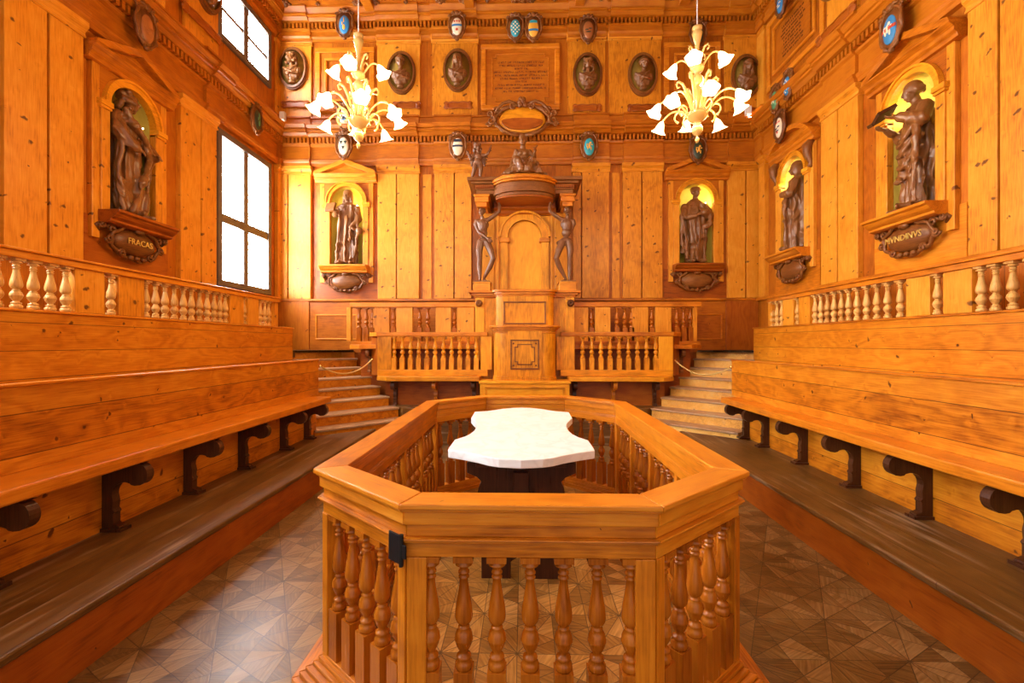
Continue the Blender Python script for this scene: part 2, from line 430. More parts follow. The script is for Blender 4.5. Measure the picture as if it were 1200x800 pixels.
def wall_mesh(u0, u1, holes, th=.12):
    """holes: sorted list of (a,b,[(z0,z1,arch)...]); wall face at y=0, back at y=th"""
    mb = MB(); z0, z1 = 0, ZC
    cur = u0
    def rect(a, b, c, d): mb.plate([(a, c), (b, c), (b, d), (a, d)], 0, th)
    for a, b, ops in holes:
        if a > cur: rect(cur, a, z0, z1)
        zz = z0
        for (c, d, arch) in ops:
            rect(a, b, zz, c)
            if arch:
                m_ = (a+b)/2; r = (b-a)/2
                pts = arc(m_, d-r, r, PI, 0, 20)
                top = d+.05
                for (p, q) in zip(pts, pts[1:]):
                    mb.plate([p, q, (q[0], top), (p[0], top)], 0, th)
                zz = top
            else: zz = d
        rect(a, b, zz, z1)
        cur = b
    rect(cur, u1, z0, z1)
    return mb
NT = SPRING+NR
nx_bl, nx_br = BX(407.5), BX(814.5)
ny_l = (PS(129, 402, XL+.08).y+PS(183, 402, XL+.08).y)/2
ny_r1 = (PS(1042, 402, XR-.08).y+PS(1092, 402, XR-.08).y)/2
ny_r2 = (PS(913, 402, XR-.08).y+PS(944, 402, XR-.08).y)/2
WIN = [(PS(256, 402, XL+.05).y, PS(318.5, 402, XL+.05).y)]
# extra windows of the same wall, outside the photograph on the near side
WINN = [(.35, 1.65), (2.25, 3.55)]
wins = [(2.50, 4.96, False), (6.38, 7.44, False)]
KW = wood('panel', 'z', 'y', .31, 'x')
o = wobj(wall_mesh(XL-.12, XR+.12, [(nx_bl-NR, nx_bl+NR, [(SILL, NT, True)]), (nx_br-NR, nx_br+NR, [(SILL, NT, True)])]), 'wall_back', KW, 'back')
o = wobj(wall_mesh(YB, D, [(a, b, wins) for a, b in WINN]+[(ny_l-NR, ny_l+NR, [(SILL, NT, True)]), (WIN[0][0], WIN[0][1], wins)]), 'wall_left', KW, 'left')
o = wobj(wall_mesh(-D, -YB, [(-ny_r2-NR, -ny_r2+NR, [(SILL, NT, True)]), (-ny_r1-NR, -ny_r1+NR, [(SILL, NT, True)])]), 'wall_right', KW, 'right')

ceil = MB(); ceil.box(XL-.1, XR+.1, YB-1, D+.1, ZC, ZC+.1); struct(ceil.build('ceiling', wood('panel', 'x', 'z', .4, 'y')))
# ceiling coffers: raised frames
tn = [0]
def tname(): tn[0] += 1; return 'trim_%d' % tn[0]
def frame_local(mb, x0, x1, z0, z1, w, y0, y1):
    mb.box(x0, x1, y0, y1, z0, z0+w); mb.box(x0, x1, y0, y1, z1-w, z1)
    mb.box(x0, x0+w, y0, y1, z0+w, z1-w); mb.box(x1-w, x1, y0, y1, z0+w, z1-w)
mb = MB()
for yb in (8.05, 6.4, 4.6, 2.8): mb.box(XL+.3, XR-.3, yb-.09, yb+.09, ZC-.10, ZC)
for xb in (-2.9, -1.0, 1.06, 3.0): mb.box(xb-.09, xb+.09, 1, 8.6, ZC-.10, ZC)
struct(mb.build(tname(), wood('panel', 'x', 'z'), bevel=.01))

# ---- entablatures
LOWC = [(0,5.03),(-.07,5.03),(-.075,5.08),(-.09,5.10),(-.10,5.14),(-.07,5.15),(-.06,5.17),(-.06,5.40),(-.10,5.42),(-.11,5.45),(-.06,5.452),(-.06,5.55),(-.17,5.56),(-.22,5.60),(-.20,5.61),(-.245,5.625),(-.245,5.66),(-.225,5.67),(-.26,5.68),(-.30,5.725),(-.30,5.74),(-.05,5.76),(-.05,5.95),(-.08,5.955),(-.08,5.985),(0,6.0)]
UPC = [(0,7.46),(-.05,7.46),(-.055,7.50),(-.08,7.53),(-.08,7.545),(-.05,7.555),(-.05,7.64),(-.09,7.655),(-.09,7.672),(-.05,7.674),(-.05,7.77),(-.15,7.78),(-.20,7.82),(-.19,7.83),(-.235,7.84),(-.235,7.87),(-.21,7.88),(-.28,7.96),(-.28,8.0),(0,8.0)]
PIL = .075
def breaks(side):
    if side == 'back':
        L_ = [(329,366),(444,492),(510,553),(671,713),(729,775),(851,889)]
        return [(BX(a), BX(b)) for a, b in L_]
    if side == 'left': return [(8.6, 8.8), (6.60, 7.0), (4.25, 4.78), (1.7, 2.2)]
    return [(-8.8, -8.45), (-6.75, -6.10), (-4.45, -3.95), (-2.6, -2.1)]
UPBR = [(329,366),(443,493),(507,560),(665,709),(713,774),(848,889)]
def entab(side, u0, u1):
    CW = wood('cornice', 'x', 'y')
    mb = MB(); mb.mould(LOWC, u0, u1)
    for a, b in breaks(side):
        mb.mould([(y-.045 if y < 0 and not 5.451 < z < 5.552 else y, z) for y, z in LOWC], a, b)
    wobj(mb, tname(), CW, side)
    mb = MB(); n = int((u1-u0)/.075)
    for i in range(n):
        x = u0+.02+i*.075
        mb.box(x, x+.043, -.165, -.05, 5.453, 5.549)
    wobj(mb, tname(), CW, side)
    mb = MB(); mb.mould(UPC, u0, u1)
    br = [(BX(a), BX(b)) for a, b in UPBR] if side == 'back' else breaks(side)
    for a, b in br: mb.mould([(y-.04 if y < 0 and not 7.673 < z < 7.772 else y, z) for y, z in UPC], a, b)
    wobj(mb, tname(), CW, side)
    mb = MB()
    for i in range(n):
        x = u0+.02+i*.075
        mb.box(x, x+.043, -.145, -.04, 7.675, 7.769)
    wobj(mb, tname(), CW, side)
entab('back', XL, XR); entab('left', YB, D-.02); entab('right', -D+.02, -YB)

# ---- pilasters (knotty boards standing proud of the wall), one per strip
def pilaster(side, u0, u1, z0=2.46, z1=5.0, d=PIL, cap=True, mat='knotty', joint=None):
    mb = MB()
    if u0 > u1: u0, u1 = u1, u0
    if joint:
        mb.box(u0, joint-.012, -d, 0, z0, z1-.13); mb.box(joint+.012, u1, -d, 0, z0, z1-.13)
    else: mb.box(u0, u1, -d, 0, z0, z1-.13)
    o = wobj(mb, tname(), wood(mat, 'z', 'y'), side, bevel=.006)
    if cap:
        mb = MB()
        mb.mould([(0, z1-.13),(-d-.012, z1-.13),(-d-.012, z1-.11),(-d-.002, z1-.10),(-d-.002, z1-.07),(-d-.03, z1-.04),(-d-.045, z1-.03),(-d-.045, z1+.03),(0, z1+.03)], u0-.02, u1+.02)
        wobj(mb, tname(), wood('knotty', 'x', 'y'), side, bevel=.003)
for (a, b, j) in ((329,366,339.5),(444,492,466),(510,553,533),(671,713,681),(729,775,751),(851,889,872)):
    pilaster('back', BX(a), BX(b), joint=BX(j))
# narrow strips between pilasters on the back wall
for a, b in ((495.5,506),(717,726)):
    pilaster('back', BX(a), BX(b), d=.03, cap=False)
# side walls (left: world y; right: local = -y)
def YL(px): return PS(px, 402, XL+PIL).y
def YR(px): return PS(px, 402, XR-PIL).y
for a, b, j in ((8.62, 8.8, None), (YL(212), YL(254), YL(236)), (YL(5), YL(98), YL(57))):
    pilaster('left', a, b, joint=j)
pilaster('left', 1.75, 2.15); pilaster('left', -.4, .2)
for a, b, j in ((-YR(896), -YR(889), None), (-YR(962), -YR(1005), -YR(981)), (-YR(1134), -YR(1200), -YR(1170)), (-3.1, -2.5, None), (-1.6,-1.0,None)):
    pilaster('right', a, b, joint=j)
# red under-panels below the niches
for side, u in (('back', nx_bl), ('back', nx_br), ('left', ny_l), ('right', -ny_r1), ('right', -ny_r2)):
    mb = MB(); mb.box(u-.60, u+.60, -.012, 0, 2.46, 3.02)
    wobj(mb, tname(), wood('redpine' if side != 'right' else 'rail', 'x', 'y'), side)
# ---- upper register: pilasters with medallions, framed fields
for (a, b) in UPBR: pilaster('back', BX(a), BX(b), 6.0, 7.52, d=.045)
for (a, b) in ((368,441),(776,846)):
    mb = MB(); x0, x1 = BX(a), BX(b); frame_local(mb, x0+.03, x1-.03, 6.1, 7.36, .10, -.03, 0)
    frame_local(mb, x0+.22, x1-.22, 6.3, 7.15, .05, -.045, 0)
    wobj(mb, tname(), wood('rail', 'x', 'y'), 'back', bevel=.012)
for side, L_ in (('left', [(4.3, 5.0), (5.2, 5.9), (6.25, 6.95), (8.62, 8.8), (2.9,3.6)]), ('right', [(-8.75, -8.5), (-6.75, -6.15), (-4.9, -4.3), (-3.3,-2.7)])):
    for a, b in L_: pilaster(side, a, b, 6.0, 7.52, d=.045)
for a, b in ((-8.42,-6.85), (-6.05,-5.0)):
    mb = MB(); frame_local(mb, a, b, 6.15, 7.4, .09, -.035, 0); frame_local(mb, a+.2, b-.2, 6.35, 7.2, .05, -.045, 0)
    wobj(mb, tname(), wood('rail', 'x', 'y'), 'right', bevel=.012)
# ---- wainscot on the back wall
def wainscot(side, u0, u1, z0=1.47, z1=2.40):
    mb = MB()
    mb.mould([(0,z1),(-.06,z1),(-.09,z1+.02),(-.09,z1+.05),(-.05,z1+.06),(0,z1+.06)], u0, u1)
    wobj(mb, tname(), wood('rail', 'x', 'y'), side)
    mb = MB(); mb.box(u0, u1, -.045, 0, z0-.05, z1)
    wobj(mb, tname(), wood('redpine' if u0 > 2 or side == 'right' else 'panel', 'x', 'y'), side)
wainscot('back', XL, XR)
def sunk(side, u0, u1, z0, z1, d):
    mb = MB(); frame_local(mb, u0, u1, z0, z1, .028, -d-.016, -d)
    wobj(mb, tname(), wood('rail', 'x', 'y'), side, bevel=.006)
for a, b in ((332,358),(371,420),(852,887),(802,845)):
    sunk('back', BX(a), BX(b), BZ(600,398), BZ(600,368), .045)
pilaster('back', BX(329), BX(364), 1.47, 2.55, d=.07, cap=False, mat='panel')
pilaster('back', BX(849), BX(887), 1.47, 2.55, d=.07, cap=False, mat='redpine')
for side, a, b in (('left', YB, D), ('right', -D, -YB)):
    mb = MB(); mb.mould([(0,2.40),(-.07,2.40),(-.07,2.46),(0,2.46)], a, b); wobj(mb, tname(), wood('rail', 'x', 'y'), side)

# ---- windows
PANE = pane_mat()
wn_ = [0]
def window(u0, u1, z0, z1, mull=True, cols=2, rows=2):
    wn_[0] += 1
    root = bpy.data.objects.new('window_%d' % wn_[0], None); C.objects.link(root); root.location = (XL, (u0+u1)/2, z0); root.rotation_euler = (0, 0, PI/2); struct(root)
    w = (u1-u0)/2; h = z1-z0; fw = .10
    mb = MB(); frame_local(mb, -w, w, 0, h, fw, -.05, .09)
    mb.box(-.065, .065, -.03, .07, fw, h-fw)
    if rows == 2 and h > 1.5: mb.box(-w+fw, w-fw, -.035, .07, h*.44-.07, h*.44+.07)
    else: mb.box(-w+fw, w-fw, -.01, .05, h*.5-.03, h*.5+.03)
    mb.build('window_frame', FRAME, root, bevel=.008)
    mb = MB(); mb.box(-w+fw*.9, w-fw*.9, .03, .05, fw*.9, h-fw*.9); mb.build('window_pane', PANE, root)
    return root
for a, b in WIN+WINN:
    for c, d, _ in wins: window(a, b, c, d)

# ================================================================= TIERS ON BOTH SIDES
SPLAY = R(1.08)
BRK = {}
def bracket_mesh():
    # console: wall side x=0, out to x=-.30 (tip), z 0..0.465
    out = [(0,.465),(-.29,.465)]
    out += arc(-.235, .385, .075, R(100), R(250), 8)
    out += [(-.225,.31),(-.20,.315),(-.185,.33)]
    out += arc(-.150, .25, .085, R(115), R(-20), 8)[:-1]
    out += [(-.075,.20),(-.07,.15),(-.085,.13),(-.075,.115),(-.075,.05),(-.115,.035),(-.125,.0),(0,0)]
    return out
def side_tiers(sg):
    side = 'right' if sg > 0 else 'left'
    fx, bx_, sx_, kx, ux = (2.19, 2.91, 2.56, 2.78, 3.80) if sg > 0 else (2.11, 2.80, 2.50, 2.80, 3.80)
    rz = -SPLAY*sg
    ZS = .323; Y0 = YB
    X = lambda v: v*sg
    def B(mb, x0, x1, y0, y1, z0, z1): return mb.box(X(x0), X(x1), y0, y1, z0, z1)
    # platform step
    t = thing('platform_step', 'long worn wooden foot platform below the %s-hand bench' % side, 'platform', (0,0,0), rz)
    mb = MB(); poly = [(X(fx-.03), Y0), (X(bx_+.05), Y0), (X(bx_+.05), 9.19-bx_-.25), (X(fx-.03), 9.19-fx-.25)]
    mb.slab(poly, ZS-.045, ZS); mb.build('tread', wood('tread', 'y', 'z'), t, bevel=.012)
    mb = MB(); poly = [(X(fx), Y0), (X(bx_), Y0), (X(bx_), 9.19-bx_-.27), (X(fx), 9.19-fx-.27)]
    mb.slab(poly, 0, ZS-.045); mb.build('riser', wood('redpine', 'y', 'x'), t)
    # bench
    bend, send = (6.45, 6.28) if sg > 0 else (6.49, 6.21)
    t = thing('bench', 'long wooden bench with a plain board back on scrolled supports along the %s side' % side, 'bench', (0,0,0), rz)
    mb = MB(); mb.box(X(sx_), X(kx+.02), Y0, send, .795, .873); mb.build('seat', wood('rail', 'y', 'z'), t, bevel=.012)
    mb = MB(); mb.box(X(kx), X(kx+.04), Y0, bend, .873, 1.355); mb.build('backrest', wood('bench', 'y', 'x'), t, bevel=.004)
    mb = MB(); mb.box(X(kx-.012), X(kx+.052), Y0, bend+.01, 1.355, 1.374); mb.build('backrest_cap', wood('rail', 'y', 'z'), t, bevel=.006)
    mb = MB(); mb.box(X(bx_), X(bx_+.04), Y0, bend-.08, ZS, .795); mb.build('base_board', wood('bench', 'y', 'x'), t)
    if kx+.04 < bx_+.0: 
        mb = MB(); mb.box(X(kx+.02), X(bx_+.04), Y0, bend-.08, .795, .85); mb.build('seat_back_rail', wood('rail', 'y', 'z'), t)
    out = bracket_mesh(); me = None
    ys = (6.1, 5.60, 4.82, 4.05, 3.33, 2.60, 1.87, 1.15, .4, -.35) if sg > 0 else (6.07, 5.45, 4.63, 3.87, 3.11, 2.36, 1.6, .85, .1, -.65)
    for y in ys:
        if me is None:
            mb = MB(); mb.extr([(X(-a*-1) if False else a*sg, b) for a, b in out], lambda a, b, t_: Vector((a, t_, b)), -.03, .03)
            # moulded foot
            mb.box(X(-.14), 0, -.045, .045, 0, .022)
            ob = mb.build('bracket', wood('walnut', 'z', 'y'), t, bevel=.005); me = ob
        else:
            ob = me.copy(); C.objects.link(ob)
        ob.location = (X(bx_-.002), y+(.125 if sg > 0 else -.01), ZS)
    # tier body behind the bench, its end on the diagonal
    e = 3.52
    t = thing('tier_platform', 'boxed wooden tier behind the %s-hand lower bench' % side, 'platform', (0,0,0), rz)
    mb = MB(); mb.slab([(X(bx_+.05), Y0), (X(ux), Y0), (X(ux), min(ux+e, 8.0)), (X(bx_+.05), bx_+e-.15)], .0, .95); mb.build('platform_body', wood('tread', 'y', 'z'), t)
    t = thing('upper_bench', 'upper wooden bench with a tall board back under the %s-hand balustrade' % side, 'bench', (0,0,0), rz)
    mb = MB(); mb.box(X(ux-.36), X(ux+.02), Y0, 7.2, 1.19, 1.25); mb.build('seat', wood('rail', 'y', 'z'), t, bevel=.01)
    mb = MB(); mb.box(X(ux-.03), X(ux), Y0, 7.2, .95, 1.19); mb.build('base_board', wood('panel', 'y', 'x'), t)
    mb = MB(); mb.box(X(ux), X(ux+.04), Y0, 7.87+.09*sg, 1.2, 1.845); mb.build('backrest', wood('bench', 'y', 'x', .22), t, bevel=.004)
    mb = MB(); mb.box(X(ux-.015), X(ux+.055), Y0, 7.89+.09*sg, 1.845, 1.866); mb.build('backrest_cap', wood('rail', 'y', 'z'), t, bevel=.005)
    # gallery floor behind
    t = thing('gallery_floor', 'raised wooden gallery floor behind the %s-hand balustrade' % side, 'platform')
    mb = MB(); wx = XR if sg > 0 else -XL
    mb.slab([(X(ux+.05+abs(Y0)*-.02), Y0), (X(wx), Y0), (X(wx), 12.24-wx-.05), (X(ux+.2), 12.24-ux-.2-.35), (X(ux+.18), 7.2)], 1.35, 1.46); mb.build('gallery_boards', wood('tread', 'y', 'z'), t)

# ---- balusters
def baluster_profile(h, r, block):
    """turned part of height h standing on a square block"""
    P = [(1.0,.72),(.985,.72),(.965,.95),(.955,.95),(.945,.62),(.925,.50),(.90,.48),(.893,.62),(.878,.62),(.87,.46),(.855,.46),(.848,.60),(.835,.60),(.828,.46),(.78,.50),(.72,.60),(.65,.74),(.58,.90),(.52,.98),(.48,.99),(.45,.93),(.425,.76),(.41,.58),(.40,.48),(.39,.50),(.383,.66),(.372,.66),(.365,.60),(.34,.84),(.31,.97),(.285,1.0),(.275,1.04),(.262,1.04),(.255,.98),(.225,.90),(.19,.72),(.165,.54),(.15,.48),(.135,.50),(.125,.78),(.11,.84),(.095,.80),(.085,.70),(.065,.92),(.045,1.0),(.02,.96),(0,.9)]
    return [(q*r, block+p*h) for p, q in P[::-1]]
def baluster_mesh(h, r, block, bs, capb=.045, seg=14, name='baluster'):
    mb = MB()
    prof = baluster_profile(h-capb*h, r, block)
    mb.lathe(prof, seg=seg)
    if block > 0: mb.box(-bs, bs, -bs, bs, 0, block)
    mb.box(-bs*1.05, bs*1.05, -bs*1.05, bs*1.05, block+h-capb*h, block+h)
    me = bpy.data.meshes.new(name); bmesh.ops.recalc_face_normals(mb.bm, faces=mb.bm.faces); mb.bm.to_mesh(me); mb.bm.free()
    for p in me.polygons: p.use_smooth = len(p.vertices) == 4 and p.area < .0006
    return me
def put_baluster(me, parent, loc, rz=0):
    o = bpy.data.objects.new('baluster', me); C.objects.link(o); o.parent = parent; o.location = loc; o.rotation_euler = (0, 0, rz); return o
side_tiers(1); side_tiers(-1)

BAL_S = baluster_mesh(.385, .038, 0, .036, .05); BAL_S.materials.append(wood('pale', 'z', 'y'))
def side_balustrade(sg):
    side = 'right' if sg > 0 else 'left'
    X = lambda v: v*sg; ux = 3.82
    t = thing('balustrade', 'upper gallery balustrade of turned balusters and flat boards along the %s wall' % side, 'balustrade', (0,0,0), -SPLAY*sg)
    z0, z1 = 1.867, 2.325; yend = 7.37+.09*sg
    mb = MB(); mb.box(X(ux-.055), X(ux+.055), YB, yend, z1-.075, z1-.02); mb.box(X(ux-.075), X(ux+.075), YB, yend+.01, z1-.02, z1)
    mb.build('top_rail', wood('rail', 'y', 'x'), t, bevel=.006)
    def yy(px): d = px-(623 if sg > 0 else 602); return 533*ux/abs(d)+(.163 if sg > 0 else -.018)
    # posts/boards (pixel spans) and balusters
    if sg > 0:
        posts = [(899.5,902),(919,931.5),(938,951),(1064.5,1092.5),(1108,1142)]
        bals = [905,910.3,916,934.5,955,961.5,969,977,985.5,994,1004,1015,1027,1039.5,1054.5,1098,1149,1166,1186,1209,1236,1267]
        posts_far = [(1290,1350)]
    else:
        posts = [(317.5,322),(287.5,300),(266,282.5),(134.5,165),(83,118)]
        bals = [304,309.5,314,284.8,263,257,250,242,233,223.5,214,203.5,192.5,181.5,170,129,76,58,38,18,-5,-33]
        posts_far = [(-120,-60)]
    for i, (a, b) in enumerate(posts+posts_far):
        ya, yb = sorted((yy(a), yy(b))); 
        if i == 0: yb = yend; ya = yb-.1
        mb = MB(); mb.box(X(ux-.03), X(ux+.03), ya, yb, z0, z1-.075); mb.build('panel_board' if b-a > 6 else 'post', wood('knotty', 'z', 'x'), t, bevel=.004)
    for px in bals: put_baluster(BAL_S, t, (X(ux), yy(px), z0))
    for k in range(10): put_baluster(BAL_S, t, (X(ux), 2.55-k*.19, z0))
side_balustrade(1); side_balustrade(-1)

# ================================================================= CORNER STAIRS (set at 45 degrees)
CK = [12.24, 11.80, 11.37, 10.93, 10.50, 10.06, 9.60, 9.19]
ZK = [1.469-.1555*k for k in range(8)]
cx_sym = .02
def stairs(sg):
    side = 'right' if sg > 0 else 'left'
    t = thing('staircase', ('pale worn wooden staircase rising to the right-hand corner' if sg > 0 else 'reddish wooden staircase rising to the left-hand corner'), 'staircase', (cx_sym, 0, 0))
    wx = (XR-cx_sym) if sg > 0 else (-XL+cx_sym)
    def pt(c, k):           # point on X+Y=c and Y-X=k
        return (((c-k)/2)*sg, (c+k)/2)
    for k in range(1, 8):
        c0 = CK[k]; c1 = CK[k-1]+.02; z = ZK[k]
        kin = 5.42; kout = 3.62 if k > 2 else 3.7
        if k >= 6: kout = 3.35
        zb = 0
        s = MB(); s.slab([pt(c0-.025, kin+.02), pt(c0-.025, kout), pt(c1, kout), pt(c1, kin+.02)], z-.032, z)
        s.build('tread', wood('worn', 'y', 'z'), t, bevel=.008)
        s = MB(); s.slab([pt(c0, kin), pt(c0, kout), pt(c1, kout), pt(c1, kin)], zb, z-.032)
        ob = s.build('riser', wood('stair' if sg > 0 else 'bench', 'x', 'y', 0), t)
    # top landing
    z = ZK[0]; c0 = CK[0]
    if sg > 0: poly = [pt(c0, 5.42), (wx-.05, c0-wx), (wx-.05, D-.1), pt(D-.1+(D-.1-5.42), 5.42)]
    else: poly = [pt(c0, 5.42), (-wx+.05, c0-wx), (-wx+.05, D-.1), pt(D-.1+(D-.1-5.42), 5.42)]
    s = MB(); s.slab(poly, z-.035, z); s.build('landing', wood('tread', 'x', 'z'), t, bevel=.006)
    s = MB(); s.slab([(a*.995, b+.02 if b < D-.2 else b-.01) for a, b in poly], .6, z-.036); s.build('riser', wood('stair' if sg > 0 else 'bench', 'x', 'y', 0), t)
stairs(1); stairs(-1)

# central walkways in front of the tribune (levels of the two lowest steps)
t = thing('tribune_platform', 'low wooden platform carrying the pulpit and central benches', 'platform', (cx_sym,0,0))
def trap(k, y0, y1): return [(-(y0-k) if False else -(9.60-y0 if False else 0), 0)]
mb = MB(); mb.slab([(-2.0,7.45),(2.0,7.45),(3.25,8.69),(-3.25,8.69)], .0, ZK[6]); mb.build('platform_top', wood('tread', 'x', 'z'), t, bevel=.01)
mb = MB(); mb.slab([(-2.06,7.12),(2.06,7.12),(2.06,7.45),(-2.06,7.45)], 0, ZK[7]); mb.build('platform_step', wood('tread', 'x', 'z'), t, bevel=.01)

# ================================================================= CENTRAL BENCHES AND BALUSTRADES
BAL_C = baluster_mesh(.37, .040, .20, .040, .05); BAL_C.materials.append(wood('gold', 'z', 'y'))
BAL_U = baluster_mesh(.36, .040, .24, .040, .05); BAL_U.materials.append(wood('turned', 'z', 'y'))
ZP = ZK[6]
def central(sg):
    side = 'right' if sg > 0 else 'left'
    X = lambda v: v*sg
    xi, xo = .84, 2.52
    t = thing('bench', 'short central bench with clipped corner to the %s of the pulpit' % side, 'bench', (cx_sym,0,0))
    mb = MB(); mb.slab([(X(xi-.1),7.53),(X(xo-.22),7.53),(X(xo),7.72),(X(xo),7.86),(X(xi-.1),7.86)], .965, 1.04); mb.build('seat', wood('gold', 'x', 'z'), t, bevel=.01)
    mb = MB(); mb.box(X(.78), X(xo-.12), 7.84, 7.88, ZP, .965); mb.build('base_board', wood('redpine', 'x', 'y'), t)
    for xb in (.86, 1.52, 2.22):
        mb = MB(); mb.extr([(a*.8, b*.9) for a, b in bracket_mesh()], lambda a, b, q: Vector((q, a, b)), -.03, .03)
        mb.build('bracket', wood('walnut' if xb != 1.52 else 'rail', 'z', 'x'), t, loc=(X(xb), 7.838, ZP), bevel=.004)
    t = thing('balustrade', 'lower central balustrade with close-set turned balusters %s of the pulpit' % side, 'balustrade', (cx_sym,0,0))
    yb = 7.80; zt = 1.79
    mb = MB(); mb.box(X(.62), X(xo+.02), yb-.06, yb+.06, zt-.075, zt); mb.build('top_rail', wood('rail', 'x', 'y'), t, bevel=.012)
    mb = MB(); mb.box(X(.62), X(xo), yb-.05, yb+.05, 1.04, 1.145); mb.build('bottom_rail', wood('gold', 'x', 'y'), t, bevel=.008)
    mb = MB(); mb.box(X(xo-.24), X(xo), yb-.045, yb+.045, 1.145, zt-.075); mb.build('post', wood('gold', 'z', 'y'), t, bevel=.006)
    mb = MB(); mb.box(X(.55), X(.86 if sg > 0 else .74), yb-.045, yb+.045, 1.145, zt-.075); mb.build('post', wood('gold', 'z', 'y'), t, bevel=.006)
    n = 9 if sg > 0 else 11
    a = 1.0 if sg > 0 else .82; st = (2.24-a)/(n-1)*1.0
    for i in range(n): put_baluster(BAL_C, t, (X(a+i*st), yb, 1.145))
    # return at the clipped corner
    mb = MB(); mb.slab([(X(xo-.02),yb+.0),(X(xo+.02),yb+.0),(X(xo+.22),8.0),(X(xo+.16),8.05)], zt-.07, zt); mb.build('return_rail', wood('rail', 'x', 'y'), t)
    mb = MB(); mb.slab([(X(xo-.06),yb+.045),(X(xo),yb+.045),(X(xo+.20),8.05),(X(xo+.14),8.05)], 1.04, zt-.07); mb.build('return_panel', wood('redpine', 'z', 'x'), t)
    # upper bench and balustrade
    yu = 8.12
    t = thing('upper_bench', 'upper central bench ledge behind the %s lower balustrade' % side, 'bench', (cx_sym,0,0))
    mb = MB(); mb.slab([(X(.72),7.93),(X(2.9),7.93),(X(3.14),8.12),(X(3.14),8.2),(X(.72),8.2)], 1.50, 1.575); mb.build('seat', wood('rail', 'x', 'z'), t, bevel=.008)
    mb = MB(); mb.box(X(.72), X(2.95), 8.16, 8.2, ZP, 1.5); mb.build('base_board', wood('redpine', 'x', 'y'), t)
    for xb in (2.78,):
        mb = MB(); mb.extr([(a*.6, b*.9) for a, b in bracket_mesh()], lambda a, b, q: Vector((q, a, b)), -.03, .03)
        mb.build('bracket', wood('carved', 'z', 'x'), t, loc=(X(xb), 8.158, 1.5-.4185), bevel=.004)
    t = thing('balustrade', 'upper central balustrade of flat boards and few balusters %s of the pulpit' % side, 'balustrade', (cx_sym,0,0))
    zt = 2.325; z0 = 1.575
    mb = MB(); mb.box(X(.74), X(3.12), yu-.06, yu+.06, zt-.085, zt); mb.build('top_rail', wood('rail', 'x', 'y'), t, bevel=.012)
    mb = MB(); mb.box(X(.74), X(3.1), yu-.05, yu+.05, z0, z0+.06); mb.build('bottom_rail', wood('rail', 'x', 'y'), t, bevel=.006)
    def bxx(px): return abs(BX(px, yu)-cx_sym)
    if sg < 0:
        boards = [(407,412),(438,457),(465,484),(511,529),(536,556)]; bals = [421,429.5,437,461.5,492,501.5,532.5]
    else:
        boards = [(811,816),(767,786),(740,759),(697,715),(671,689)]; bals = [793,801,809,763.5,723,732,740,693]
    for a, b in boards:
        mb = MB(); mb.box(X(bxx(a)), X(bxx(b)), yu-.04, yu+.04, z0+.06, zt-.085); mb.build('post' if b-a < 8 else 'panel_board', wood('knotty', 'z', 'y'), t, bevel=.005)
    for px in bals: put_baluster(BAL_U, t, (X(bxx(px)), yu, z0+.06))
central(1); central(-1)

# ================================================================= PULPIT (cattedra)
PX = .03
G = 'gold'
t = thing('pulpit', 'tall wooden lecturing pulpit with panelled round front and arched back under a canopy', 'pulpit', (PX, 0, 0))
mb = MB(); mb.box(-.72, .72, 7.32, 7.86, ZP-.001, .945); mb.box(-.74, .74, 7.30, 7.86, .945, .985)
mb.build('plinth', wood(G, 'x', 'y'), t, bevel=.008)
mb = MB(); frame_local(mb, -.64, .64, .60, .90, .03, 7.30, 7.32); mb.build('plinth_frame', wood(G, 'x', 'y'), t, bevel=.006)
def drum(w, yf, yb, rc, n=8, side_in=0):
    """outline (x,y): flat front between rounded shoulders"""
    P = []
    P += [(w, yb)]
    P += [(w-rc+rc*math.cos(a), yf+rc*.75-rc*.75*math.sin(a)) for a in [i*PI/2/n for i in range(n+1)]]
    P += [(-(w-rc)-rc*math.sin(a), yf+rc*.75-rc*.75*math.cos(a)) for a in [i*PI/2/n for i in range(n+1)]]
    P += [(-w, yb)]
    return P
def scaled(P, k, dy=0): return [(x*k, y-dy) for x, y in P]
base = drum(.52, 7.50, 8.0, .24)
mb = MB(); mb.slab(scaled(base, 1.04, .03), .985, 1.02); mb.slab(scaled(base, 1.03, .02), 1.02, 1.05); mb.slab(base, 1.05, 1.80)
mb.build('desk_body', wood(G, 'z', 'y'), t, bevel=.005)
mb = MB()
for k, dy, z0, z1 in ((1.02,.01,1.765,1.79),(1.04,.02,1.80,1.83),(1.09,.04,1.83,1.86),(1.15,.06,1.86,1.89)): mb.slab(scaled(base, k, dy), z0, z1)
mb.build('desk_cornice', wood('rail', 'x', 'z'), t, bevel=.006)
mb = MB(); mb.box(-.28, .28, 7.475, 7.50, 1.05, 1.80); mb.build('front_panel', wood(G, 'z', 'y'), t, bevel=.004)
mb = MB(); frame_local(mb, -.235, .235, 1.17, 1.66, .022, 7.455, 7.475)
